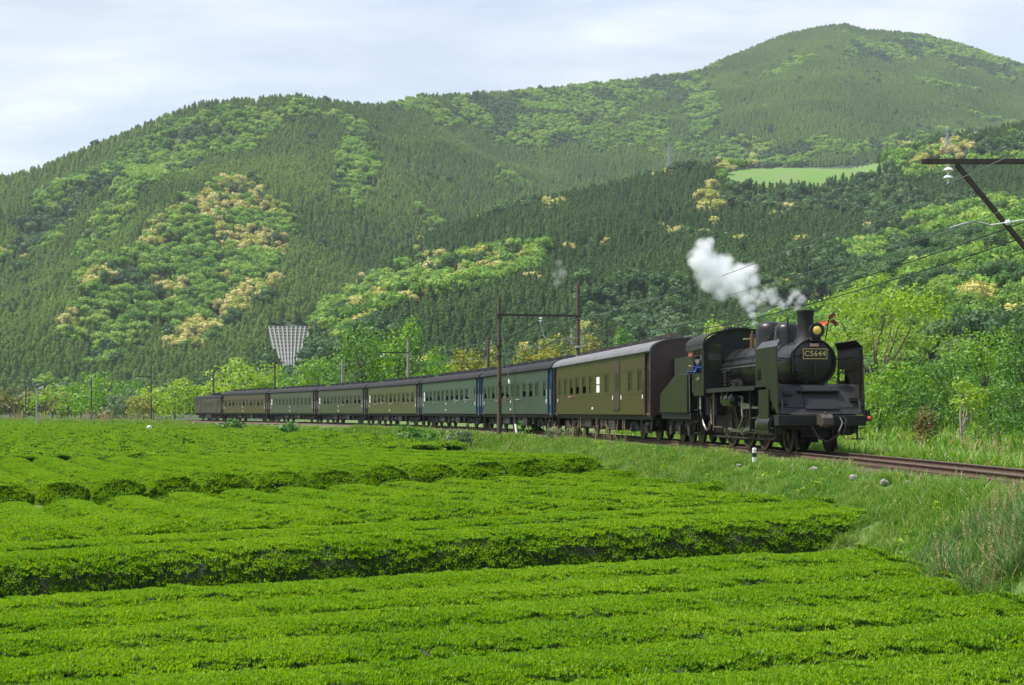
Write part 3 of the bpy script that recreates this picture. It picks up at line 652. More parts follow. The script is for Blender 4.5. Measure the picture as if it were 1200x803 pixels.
def tea_row(p0, p1, w, name, label, group, dens, size, protos, H=TEA_H, sq=2.05):
    """a hedge from p0 to p1 on the sloping field"""
    p0 = np.array(p0, float); p1 = np.array(p1, float); Ln = np.linalg.norm(p1-p0)
    if Ln < .8: return
    u = (p1-p0)/Ln; q = np.array([u[1], -u[0]])
    rt = empty(name, (p0[0], p0[1], 0), 0, label, 'tea hedge', group)
    def surf(t, th):
        """t along, th from -1 (one foot) over the top to 1"""
        end = np.minimum(t, Ln-t); e = np.clip(end/.45, 0, 1); cap = np.sqrt(np.clip(1-(1-e)**2, 0.0, 1))
        a = th*PI/2; ex = 2/sq
        x = np.sign(a)*np.abs(np.sin(a))**ex*w/2*(.55+.45*cap); zz = np.abs(np.cos(a))**ex*H*(.12+.88*cap)
        bx = p0[0]+u[0]*t; by = p0[1]+u[1]*t
        x = x+.05*fbm(bx, by, 2.2, 2, 6); px_ = bx+q[0]*x; py_ = by+q[1]*x
        zb = tea_top(px_, py_)-TEA_H
        zz = zz*(1+.05*fbm(px_, py_, 2.2, 2, 2)+.012*fbm(px_, py_, .4, 2, 9))
        return np.stack([px_, py_, zb+zz], -1)
    tt = np.concatenate([[0, .05, .15, .3, .45], np.arange(.9, Ln-.45, .6), [Ln-.45, Ln-.3, Ln-.15, Ln-.05, Ln]]); th = np.linspace(-1, 1, 15)
    T, TH = np.meshgrid(tt, th, indexing='ij'); Pm = surf(T, TH); Pm[:, :, 2] -= .035; Pm -= [p0[0], p0[1], 0]
    link('hedge_body', grid_mesh('hedge_body', Pm, [M['tea_body']]), rt)
    ta = np.linspace(-1, 1, 400); aa = ta*PI/2; ex = 2/sq; prx = np.sign(aa)*np.abs(np.sin(aa))**ex*w/2; prz = np.abs(np.cos(aa))**ex*H; cum = np.concatenate([[0], np.cumsum(np.hypot(np.diff(prx), np.diff(prz)))]); cum /= cum[-1]
    perim = 2.05*(w/2+H*.75); g_ = dens                 # a jittered grid of patches over the clipped surface
    na, nb_ = max(2, int(Ln/g_)), max(3, int(perim/g_)); ti, si = np.meshgrid(np.arange(na), np.arange(nb_), indexing='ij'); k = na*nb_
    t = (ti.ravel()+.5+.42*(rng.random(k)*2-1))/na*Ln; th = np.interp(np.clip((si.ravel()+.5+.42*(rng.random(k)*2-1))/nb_, 0, 1), cum, ta)
    ke = int(w*H/g_**2*2.2); te = np.concatenate([rng.random(ke)*.28, Ln-rng.random(ke)*.28]); t = np.concatenate([t, te]); th = np.concatenate([th, np.interp(rng.random(2*ke), cum, ta)])
    P = surf(t, th); hole = (vnoise(P[:, 0], P[:, 1], .5, 51)+.35*vnoise(P[:, 0], P[:, 1], .2, 52)) > 1.17
    keep = ~hole | (rng.random(len(P)) < .4); P, t, th = P[keep], t[keep], th[keep]
    a = th*PI/2; nx = np.sign(a)*np.abs(np.sin(a))**2.2; ends = np.where(t < .3, -1, np.where(t > Ln-.3, 1, 0))*.8
    Nn = np.stack([q[0]*nx+u[0]*ends, q[1]*nx+u[1]*ends, np.abs(np.cos(a))**.5+.12], 1)+rng.normal(0, .05, (len(P), 3)); Nn /= np.linalg.norm(Nn, axis=1, keepdims=True)
    P = P+Nn*rng.normal(.0, .010, (len(P), 1))
    rot = np.stack([np.zeros(len(P)), np.arccos(np.clip(Nn[:, 2], -1, 1)), np.arctan2(Nn[:, 1], Nn[:, 0])], 1)
    scatter('young_leaves', P-[p0[0], p0[1], 0], size*rng.uniform(.75, 1.3, len(P)), rot, protos, rng.integers(0, len(protos), len(P)), rt)
    return rt
def toe(Y):                                   # where the field meets the foot of the railway bank
    lo, hi = -80., 12.
    for _ in range(40):
        m = (lo+hi)/2
        if track_d(m, Y) > -3.35: hi = m
        else: lo = m
    return lo
ORD = ['first', 'second', 'third', 'fourth', 'fifth', 'sixth', 'seventh', 'eighth', 'ninth', 'tenth', 'eleventh', 'twelfth', 'thirteenth', 'fourteenth', 'fifteenth', 'sixteenth', 'seventeenth', 'eighteenth', 'nineteenth', 'twentieth', 'twenty first', 'twenty second', 'twenty third', 'twenty fourth', 'twenty fifth']
nd = np.array([.989, .145])                    # the near block runs across the view
def yline(X, y0): return y0+.147*X
# block one, nearest: rows across the view, counted from the dark face backwards
kk = 0
for i in range(9):
    y0 = 21.2-1.8*i
    if y0 < 9: break
    xl = -y0*.47-2; xr = min(toe(yline(6, y0))+.25, y0*.46+2.5)
    D = y0; tea_row((xl, yline(xl, y0)), (xr, yline(xr, y0)), 1.82, 'tea_hedge', f'clipped tea hedge across the foreground, {ORD[i]} in front of the dark hedge face' if i else 'clipped tea hedge across the foreground just below the dark hedge face',
            'tea hedges across the foreground', .235, 1.0, SH, sq=2.9)
# block two: two long hedges across, then rows running away
for i, y0 in enumerate((23.6, 25.5)):
    xl = -15.0; xr = toe(yline(6, y0))+1.3-.6*i
    tea_row((xl, yline(xl, y0)), (xr, yline(xr, y0)), 1.7, 'tea_hedge', ('long tea hedge across the field whose shaded face shows a dark band' if i == 0 else 'long tea hedge across the field, right behind the one with the dark face'), 'long tea hedges across the middle of the field', .235, 1.0, SH, sq=2.9)
rd = np.array([-.4, .9165]); rn = np.array([.9165, .4])
def eline(s): return np.array([-15., 43.])+s*np.array([.975, .222])       # where the scalloped hedge ends stand
for i in range(-6, 12):
    e = eline(.8+1.72*i)-rd*.55                 # far end, just before the scalloped ends
    # near end at the back of the long hedges
    t = (e[1]-.147*e[0]-27.0)/(-(-rd[1]+.147*rd[0])); b = e-rd*t
    if i > 7:                                  # cut short by the railway bank
        for tt in np.arange(t, 0, -.2):
            b = e-rd*tt
            if track_d(b[0], b[1]) < -3.7: break
    if b[0] < -.47*b[1]-1 and e[0] < -.45*e[1]: continue
    n_ = i+6
    tea_row(b, e, 1.7, 'tea_hedge', f'tea hedge running away in the middle block, {ORD[n_]} from the left', 'tea hedges running away in the middle block', .25, 1.05, TUFT)
for i in range(-8, 11):
    b = eline(.8+1.72*i)+rd*.1; Ln = 27+3*vnoise(i, 3, 2)
    while Ln > 2 and track_d(*(b+rd*Ln)) > -4.6: Ln -= .5
    e = b+rd*Ln; n_ = i+8
    if e[0] < -.43*e[1] and b[0] < -.43*b[1]: continue
    tea_row(b, e, 1.7, 'tea_hedge', f'tea hedge of the far block with dark scalloped end, {ORD[n_]} from the left', 'tea hedges with scalloped ends in the far block', .27, 1.12, TUFT)
# block four: far rows parallel to the line, too thin in the view to pick apart
rows = MB(); PT = []
for i in range(34):
    off = -6.0-1.75*i
    for a0, a1 in ((22, 300),):
        aa = np.arange(a0+vnoise(i, 1, 3)*6, a1, 2.5); pr = [track(a, off) for a in aa]
        pr = [p for p in pr if (np.dot(np.array([p.x, p.y])-eline(0), np.array([-.222, .975])) > 26 or (p.x+15)*.975+(p.y-43)*.222 < -13.6) and p.x > -.46*p.y-6]
        if len(pr) < 2: continue
        for p_, q_ in zip(pr[:-1], pr[1:]):
            m_ = (p_+q_)/2; k = int(2.5*1.9*(7 if m_.y < 90 else 4.5)); f = rng.random(k); v = rng.uniform(-.97, .97, k)*PI/2
            dd = (q_-p_).normalized(); X = p_.x+(q_.x-p_.x)*f+dd.y*np.sin(v)*.82; Y = p_.y+(q_.y-p_.y)*f-dd.x*np.sin(v)*.82
            Z = tea_top(X, Y)-TEA_H+TEA_H*np.cos(v)**.8*(1+.1*fbm(X, Y, 1.5, 2, 2)); PT.append(np.stack([X, Y, Z], 1))
        for j in range(len(pr)-1):
            p_, q_ = pr[j], pr[j+1]; dd = (q_-p_).normalized(); sx, sy = dd.y, -dd.x; sec = []
            for r_ in (p_, q_):
                for a in (-1, -.8, -.45, 0, .45, .8, 1):
                    x = r_.x+sx*math.sin(a*PI/2)*.8; y = r_.y+sy*math.sin(a*PI/2)*.8; sec.append((x, y, float(tea_top(x, y))-TEA_H+(TEA_H-.05)*math.cos(a*PI/2)**.8))
            rows.add(sec, [(c, c+1, c+8, c+7) for c in range(6)])
fr = rows.build('far_tea_rows', M['tea_body']); tag(fr, 'low rows of tea beyond the scalloped block reaching to the railway', 'tea field', kind='stuff')
PT = np.concatenate(PT); m_ = len(PT)
BIG = [patch_of('tea_mass', 70, .40, 3, 2, .085) for _ in range(4)]
tag(scatter('far_tea_leaves', PT, rng.uniform(.9, 1.5, m_), np.stack([rng.normal(0, .15, m_), rng.normal(0, .15, m_), rng.uniform(0, 6.28, m_)], 1), BIG, rng.integers(0, 4, m_)), 'young leaves of the far tea rows by the railway', 'tea field')
print('far tea', m_)

# ------------------------------------------------------------------ grass
M['grass'] = leafmat('grass_blades', [(0, (.075, .195, .018)), (.5, (.135, .285, .03)), (.9, (.19, .33, .042)), (1, (.28, .31, .08))], .35, .5, .2, .3, patch=(.5, .22))
M['reed'] = leafmat('reed_blades', [(0, (.06, .15, .04)), (.5, (.10, .225, .06)), (.85, (.17, .28, .09)), (1, (.36, .33, .18))], .3, .5, .2, .3)
M['straw'] = leafmat('dry_straw', [(0, (.3, .22, .11)), (.5, (.42, .32, .18)), (1, (.55, .44, .28))], .25, .7, .2, .2)
M['fluff'] = leafmat('grass_plumes', [(0, (.36, .29, .14)), (.5, (.48, .39, .21)), (1, (.58, .49, .30))], .3, .7, .2, .2)
def tuft(name, nb, h, w, lean, spread, m1='grass', dry=0):
    V = []; Qs = []; mi = []
    for i in range(nb):
        a = rng.random()*6.28; L_ = h*rng.uniform(.6, 1.15); b = np.array([rng.normal(0, spread), rng.normal(0, spread), -.02]); dr = np.array([math.cos(a), math.sin(a), 0]); s_ = np.array([-math.sin(a), math.cos(a), 0])*w/2
        ln = lean*rng.uniform(.3, 1.3); k0 = len(V)
        for f, wf in ((0, .8), (.5, 1), (.85, .6), (1, .08)):
            c = b+dr*L_*ln*f*f+np.array([0, 0, 1])*L_*(f-.35*ln*f*f); V += [c-s_*wf, c+s_*wf]
        for j in range(3): Qs.append((k0+2*j, k0+2*j+1, k0+2*j+3, k0+2*j+2)); mi.append(1 if i < dry else 0)
    return proto(name, np_mesh(name, np.array(V), np.array(Qs), [M[m1], M['straw']], mi))
GT = [tuft('grass_tuft', 16, .22, .012, .5, .07, dry=d) for d in (0, 0, 0, 1)]+[tuft('tall_tuft', 18, .42, .014, .7, .08, dry=1)]
GW = [tuft('wide_tuft', 22, .30, .035, .55, .22, dry=d) for d in (0, 1, 2)]
STONES = []                                      # bare spots round the stones on the bank
def ground_hit(px, y):
    D = np.geomspace(6, 300, 3000); X = (px-600)/F*D; z = ground_z(X, D); k = np.argmax(ZC+(HZ-y)/F*D <= z); return Vector((X[k], D[k], z[k]))
ROCKS = [(866, 548, 9), (953, 553, 14), (1000, 563, 15), (1036, 569, 17), (1063, 569, 13), (1124, 575, 18), (1156, 563, 13), (1178, 566, 14)]
for x_, y_, w_ in ROCKS: STONES.append((ground_hit(x_, y_), w_))
def grassland(name, pts, size, protos, label, cat='grass'):
    P = np.concatenate(pts) if isinstance(pts, list) else pts
    for h_, w_ in STONES: P = P[~((np.abs(P[:, 0]-h_.x) < .010*w_+.10) & (P[:, 1] < h_.y+.3) & (P[:, 1] > h_.y-1.0))]
    k = len(P)
    P[:, 2] = ground_z(P[:, 0], P[:, 1]); s = size(P) if callable(size) else np.full(k, size)
    o = scatter(name, P, s*rng.uniform(.6, 1.35, k), np.stack([rng.normal(0, .14, k), rng.normal(0, .14, k), rng.uniform(0, 6.28, k)], 1), protos, rng.integers(0, len(protos), k))
    tag(o, label, cat); print(name, k); return o
def along(a0, a1, o0, o1, k, pw=1.0):
    a = a0+(a1-a0)*rng.random(k)**pw; o = rng.uniform(o0, o1, k); t = TT0+a/TR; e = np.maximum(a-A_END, 0); t = np.minimum(t, T_END)
    return np.stack([TCX+(TR+o)*np.cos(t)-np.sin(t)*e, TCY+(TR+o)*np.sin(t)+np.cos(t)*e, 0*a], 1)
def thin(P, s, lo, seed): return P[(vnoise(P[:, 0], P[:, 1], s, seed)+.3*vnoise(P[:, 0], P[:, 1], s*.3, seed+1) > lo)]
near = [along(-45, -12, -4.6, -1.5, 17000), along(-12, 20, -4.7, -1.45, 11000), along(-45, 0, -3.0, -1.35, 4500), along(-45, -8, -1.6, -1.05, 1500)]
grassland('bank_grass', [thin(p, 1.1, .30, 61) for p in near], lambda P: .40+.45*vnoise(P[:, 0], P[:, 1], 1.6, 41), GT, 'green grass on the near railway bank beside the tea')
grassland('bank_grass', [along(18, 80, -6.5, -2.2, 7500), along(80, 300, -7.5, -2.6, 7500), along(152, 320, -6, -1.5, 5000)], lambda P: .75+.6*vnoise(P[:, 0], P[:, 1], 3, 42), GW, 'green grass along the bank below the coaches')
grassland('meadow_grass', [along(-46, -8, 1.5, 5, 6500), along(-46, 30, 4, 16, 11000)], lambda P: 1.0+.5*vnoise(P[:, 0], P[:, 1], 2.5, 43), GT+GW[:1], 'green grass on the far side of the rails')
Xr = np.stack([rng.uniform(10, 60, 26000), rng.uniform(45, 120, 26000), np.zeros(26000)], 1); Xr = Xr[track_d(Xr[:, 0], Xr[:, 1]) > 12]
strip = (np.abs(Xr[:, 1]-62-.1*(Xr[:, 0]-20)) < 6) & (Xr[:, 0] > 15)
grassland('rough_grass', Xr[~strip], lambda P: 1.6+1.3*vnoise(P[:, 0], P[:, 1], 4, 44), GW, 'rough grass on the bank in front of the right hand trees')
grassland('mown_grass', Xr[strip], .8, GW, 'mown bright grass strip right of the locomotive')

WD = []
for q in range(3):
    k = 40; P = rng.normal(0, .13, (k, 3)); P[:, 2] = .06+.2*rng.random(k)*(1-np.hypot(P[:, 0], P[:, 1])/.5); V, Q = leaves(P, np.tile([0, 0, 1.], (k, 1)), .10, .6, .5); WD.append(proto('weed', np_mesh('weed', V, Q, [G['weed'] if q else G['lime']])))
grassland('bank_weeds', [along(-45, 18, -4.6, -1.6, 900), along(18, 90, -6, -2.2, 500)], lambda P: .38+.45*vnoise(P[:, 0], P[:, 1], 2, 77), WD, 'broad leaved weeds mixed into the grass of the bank', 'weeds')
# reed clumps and dry stalks
RD = [tuft('reed_tuft', 26, 1.0, .016, .75, .10, 'reed', dry=2) for _ in range(3)]
def stalk(name, h, fl):
    m = MB(); m.tube([(0, 0, 0), (.02, 0, h*.6), (.06, .01, h)], .004, 4, .002); v0 = len(m.f); P = np.zeros((fl, 3)); f = rng.uniform(.62, 1.04, fl); P[:, 2] = f*h; P[:, 0] = .06*f+rng.normal(0, .012, fl); P[:, 1] = rng.normal(0, .012, fl)
    V, Q = leaves(P, rng.normal(0, 1, (fl, 3)), .05, .4, .2); n0 = len(m.v)
    me = bpy.data.meshes.new(name); me.from_pydata(m.v+V.tolist(), [], m.f+[tuple(i+n0 for i in q) for q in Q.tolist()]); me.materials.append(M['straw']); me.materials.append(M['fluff']); me.polygons.foreach_set('material_index', [0]*v0+[1]*fl); me.update(); return proto(name, me)
ST = [stalk('dry_stalk', h, 34) for h in (.9, 1.1, .8)]
def clump(px, y, D, k, rad, hs, label, nst, name='reed_clump'):
    Ds = np.geomspace(8, 80, 3000); D = float(Ds[np.argmax(ZC+(HZ-y)/F*Ds <= ground_z(X_at(px, 1)*Ds, Ds))]); X = X_at(px, D); rt = empty(name, (X, D, 0), 0, label, 'reeds')
    a = rng.random(k)*6.28; r = rad*np.sqrt(rng.random(k)); P = np.stack([X+r*np.cos(a), D+r*np.sin(a)*.8, 0*a], 1); P[:, 2] = ground_z(P[:, 0], P[:, 1])-.02
    scatter('blades', P-[X, D, 0], hs*rng.uniform(.7, 1.2, k), np.stack([rng.normal(0, .12, k), rng.normal(0, .12, k), rng.uniform(0, 6.28, k)], 1), RD, rng.integers(0, 3, k), rt)
    if nst:
        a = rng.random(nst)*6.28; r = rad*1.05*np.sqrt(rng.random(nst)); P = np.stack([X+r*np.cos(a), D+r*np.sin(a)*.8, 0*a], 1); P[:, 2] = ground_z(P[:, 0], P[:, 1])
        scatter('dry_stalks', P-[X, D, 0], hs*rng.uniform(.75, 1.25, nst), np.stack([rng.normal(0, .09, nst), rng.normal(0, .09, nst), rng.uniform(0, 6.28, nst)], 1), ST, rng.integers(0, 3, nst), rt)
clump(1112, 652, 0, 26, .50, .52, 'green reed clump nearest the tea corner on the bank', 5)
clump(1150, 655, 0, 40, .62, .60, 'large green reed clump with dry stalks near the right edge', 18)
clump(1192, 662, 0, 44, .65, .64, 'reed clump cut by the right edge of the view', 24)
clump(1190, 600, 0, 16, .55, .36, 'dry pale reed clump below the rail at the right edge', 40)
def stalks(name, label, P, s):
    k = len(P); P[:, 2] = ground_z(P[:, 0], P[:, 1]); tag(scatter(name, P, s*rng.uniform(.7, 1.2, k), np.stack([rng.normal(0, .1, k), rng.normal(0, .1, k), rng.uniform(0, 6.28, k)], 1), ST, rng.integers(0, 3, k)), label, 'dry grass')
bunch = np.concatenate([along(a, a+.5, o-.4, o+.4, 14) for a, o in [(-20, 4.5), (-17, 6), (-13, 7.5), (-22, 5.5), (-24, 4.6), (-9, 8), (-5, 9), (-19, 8), (-25.5, 5.2), (-27, 4.7), (-6, 12), (-15, 11), (-2, 14)]])
stalks('dry_stalks', 'tan seed stalks standing in the grass beyond the rails', bunch, 1.0)
stalks('dry_stalks', 'rusty seed stalks under the first coach', np.concatenate([along(a, a+1.2, -2.6, -1.7, 12) for a in (2, 5, 7.5, 11, 13.5, 16)]), .85)
pamp = np.concatenate([along(a, a+3, -5, -3, 30) for a in (184, 196, 222, 240, 262)])
stalks('dry_stalks', 'pale plume grass beside the far left poles', pamp, 2.4)
# ------------------------------------------------------------------ rolling stock
def vehicle(name, a0, a1, label, cat, group=None):
    """empty at rail level in the middle of the vehicle; local +X towards the camera, -Y the side in view"""
    p = (track(a0)+track(a1))/2; d = track(a0)-track(a1)
    return empty(name, p, math.atan2(d.y, d.x), label, cat, group)
def paint(name, col, rough=.24, dirt=(.05, .04, .03), spec=.42):
    return mat(name, col, rough, spec=spec, noise=(1.6, tuple(.72*c+.28*d for c, d in zip(col, dirt)), .42, .68), streak=(1, 1, .25), bump=(2.2, .12, .02))
M['underframe'] = mat('underframe_grime', (.020, .018, .016), .75, noise=(5, (.05, .038, .028), .5, .7))
M['wheel'] = mat('wheel_steel', (.05, .042, .036), .5, metal=.6, noise=(9, (.09, .055, .035), .45, .7))
M['roof_light'] = mat('pale_roof', (.15, .15, .165), .65, noise=(2, (.10, .10, .11), .4, .66))
M['roof_dark'] = mat('grey_roof', (.034, .033, .038), .85, spec=.15, noise=(2, (.022, .021, .025), .4, .66))
M['interior'] = mat('coach_interior', (.10, .075, .05), .8)
M['seat_cloth'] = mat('seat_cloth', (.05, .07, .12), .9)
M['glass'] = glassmat('window_glass', (.055, .06, .038), .55)
M['curtain'] = mat('white_curtain', (.75, .77, .76), .8)
M['black'] = mat('matt_black', (.012, .012, .013), .5)
M['white'] = mat('white_paint', (.78, .78, .76), .6)
M['skin'] = mat('skin', (.52, .33, .24), .6); M['hat'] = mat('white_cloth', (.75, .74, .72), .85); M['hair'] = mat('black_hair', (.015, .012, .01), .5)
M['shirt_red'] = mat('red_shirt', (.35, .08, .07), .85); M['shirt_blue'] = mat('blue_jacket', (.045, .10, .42), .8, noise=(18, (.03, .07, .3), .4, .65)); M['shirt_pale'] = mat('pale_shirt', (.55, .5, .45), .85)

# --- people
def skin_person(name, J, bones, mats_of):
    """one continuous body grown over a skeleton of joints {name: (x, y, z, radius)}"""
    ks = list(J); me = bpy.data.meshes.new(name); me.from_pydata([J[k][:3] for k in ks], [(ks.index(a), ks.index(b)) for a, b in bones], [])
    o = bpy.data.objects.new('tmp', me); COL.objects.link(o); o.modifiers.new('s', 'SKIN'); sv = me.skin_vertices[0].data
    for i, k in enumerate(ks): sv[i].radius = (J[k][3], J[k][3] if len(J[k]) < 5 else J[k][4]); sv[i].use_root = (k == 'pelvis')
    sb = o.modifiers.new('d', 'SUBSURF'); sb.levels = 1; sb.render_levels = 1
    dg_ = bpy.context.evaluated_depsgraph_get(); dg_.update(); m2 = bpy.data.meshes.new_from_object(o.evaluated_get(dg_)); bpy.data.objects.remove(o)
    m2.name = name
    for m_ in mats_of[0]: m2.materials.append(m_)
    for p in m2.polygons: p.material_index = mats_of[1](p.center); p.use_smooth = True
    return m2
def sitter(shirt, arm_out, lean=.12, tuck=False):
    """seated, looking out to -Y; the seat top is the origin"""
    y = -lean
    J = {'pelvis': (0, 0, .09, .13, .11), 'waist': (0, y*.25, .26, .12, .10), 'chest': (0, y*.7, .44, .145, .10), 'neck': (0, y, .57, .052), 'chin': (0, y-.015, .63, .062), 'head': (0, y-.02, .73, .085), 'crown': (0, y-.01, .81, .06),
         'sl': (.17, y*.7, .50, .055), 'el': (.24, y*.7-.14, .30, .04), 'wl': (.16, y-.30, .33, .028), 'hl': (.14, y-.38, .34, .03),
         'sr': (-.17, y*.7, .50, .055), 'er': (-.24, y*.7-.10, .28, .04), 'wr': (-.16, y-.26, .30, .028), 'hr': (-.14, y-.33, .31, .03),
         'hipl': (.09, -.08, .07, .085), 'kl': (.10, -.42, .07, .062), 'al': (.10, -.44, -.36, .04), 'fl': (.10, -.56, -.41, .035), 'hipr': (-.09, -.08, .07, .085), 'kr': (-.10, -.42, .07, .062), 'ar': (-.10, -.44, -.36, .04), 'fr': (-.10, -.56, -.41, .035)}
    if tuck:
        for q in 'lr': J['k'+q] = (J['k'+q][0], -.26, .05, .062); J['a'+q] = (J['a'+q][0], -.24, -.36, .04); J['f'+q] = (J['f'+q][0], -.32, -.41, .035)
    if arm_out:
        J['el'] = (.22, y*.7-.20, .42, .04); J['wl'] = (.20, y-.42, .46, .03); J['hl'] = (.19, y-.52, .50, .03)
    B = [('pelvis', 'waist'), ('waist', 'chest'), ('chest', 'neck'), ('neck', 'chin'), ('chin', 'head'), ('head', 'crown'), ('chest', 'sl'), ('sl', 'el'), ('el', 'wl'), ('wl', 'hl'), ('chest', 'sr'), ('sr', 'er'), ('er', 'wr'), ('wr', 'hr'),
         ('pelvis', 'hipl'), ('hipl', 'kl'), ('kl', 'al'), ('al', 'fl'), ('pelvis', 'hipr'), ('hipr', 'kr'), ('kr', 'ar'), ('ar', 'fr')]
    def mi(c):
        if c.z > .56 and abs(c.x) < .12: return 1
        if c.y < J['wl'][1]+.02 and c.z > .2 and abs(c.x) < .30 and c.z < .6: return 1
        return 2 if c.z < .14 else 0
    return skin_person('person', J, B, ([shirt, M['skin'], M['black']], mi)), J
def headgear(J, hat):
    x, y, z = J['head'][:3]
    if hat: return MB().lathe([(.155, 0), (.15, .015), (.10, .02), (.098, .07), (.07, .115), (.0, .125)], (x, y, z+.0), (0, -.1, 1), 14)
    return MB().lathe([(.088, -.06), (.098, 0), (.095, .05), (.065, .105), (.0, .12)], (x, y+.022, z-.005), (0, .15, 1), 12)
FACE = MB(); 
def face_mb(J):
    x, y, z = J['head'][:3]; m = MB(); fy = y-.083
    m.lathe([(.012, 0), (.016, .012), (.008, .03), (0, .04)], (x, fy+.004, z-.012), (0, -.9, -.25), 8)
    for s in (-1, 1):
        m.lathe([(.010, 0), (.008, .006), (0, .009)], (x+s*.032, fy+.008, z+.014), (0, -1, 0), 8); m.box(x+s*.088-.008, x+s*.088+.008, y-.02, y+.02, z-.03, z+.02)
    m.box(x-.024, x+.024, fy+.006, fy+.02, z-.048, z-.04); return m
def place_person(loc, rz, shirt, hat, label, arm=False, lean=.12, key={}):
    k = (shirt.name, arm, lean)
    if k not in key: key[k] = sitter(shirt, arm, lean)
    me, J = key[k]
    o = link('person', me); o.location = loc; o.rotation_euler = (0, 0, rz)
    tag(o, label, 'person', 'train passengers looking out of the coaches')
    headgear(J, hat).build('sun_hat' if hat else 'hair', M['hat'] if hat else M['hair'], o, smooth=60); face_mb(J).build('face', M['skin'], o)
    return o

# --- bogie and coach
WIN_Z0, WIN_Z1, SILL, EAVE, CL, CW = 1.93, 2.72, 1.0, 3.38, 19.4, 1.4
def wheel_mb(r, y, s): return MB().lathe([(.10, -.05), (r*.35, -.045), (r*.8, -.02), (r, -.05), (r+.028, .045), (r+.028, .06), (r*.8, .065), (r*.35, .075), (.08, .075)], (0, y, r), (0, -s, 0), 26)
WHEEL_S = {}
def coach_wheels(root, xs, r=.43):
    for x in xs:
        for s in (-1, 1):
            key = (r, s)
            if key not in WHEEL_S:
                me = wheel_mb(r, s*.545, -s).mesh('wheel', 40); me.materials.append(M['wheel']); WHEEL_S[key] = me
            o = link('wheel', WHEEL_S[key], root); o.location = (x, 0, 0)
def bogie_mb(x):
    m = MB()
    for s in (-1, 1):
        y = s*.98
        m.prism([(x-1.75, .56), (x-1.5, .70), (x-.7, .70), (x-.35, .52), (x+.35, .52), (x+.7, .70), (x+1.5, .70), (x+1.75, .56), (x+1.75, .46), (x+1.2, .40), (x+.55, .34), (x-.55, .34), (x-1.2, .40), (x-1.75, .46)], 1, y-.04, y+.04)
        for q in (-1.2, 1.2): m.box(x+q-.15, x+q+.15, y-.1, y+.1, .30, .60); m.cyl((x+q, y-.14, .43), (x+q, y+.14, .43), .11, n=10)
        for q in (-.18, .18): m.cyl((x+q, y, .34), (x+q, y, .52), .10, n=10)
        m.cyl((x-.95, y*.94, .72), (x-.95, y*.94, .95), .07, n=8)
    m.box(x-.22, x+.22, -1.0, 1.0, .5, .85)
    for q in (-1.2, 1.2): m.cyl((x+q, -.95, .43), (x+q, .95, .43), .07, n=8)
    return m
BOG = None
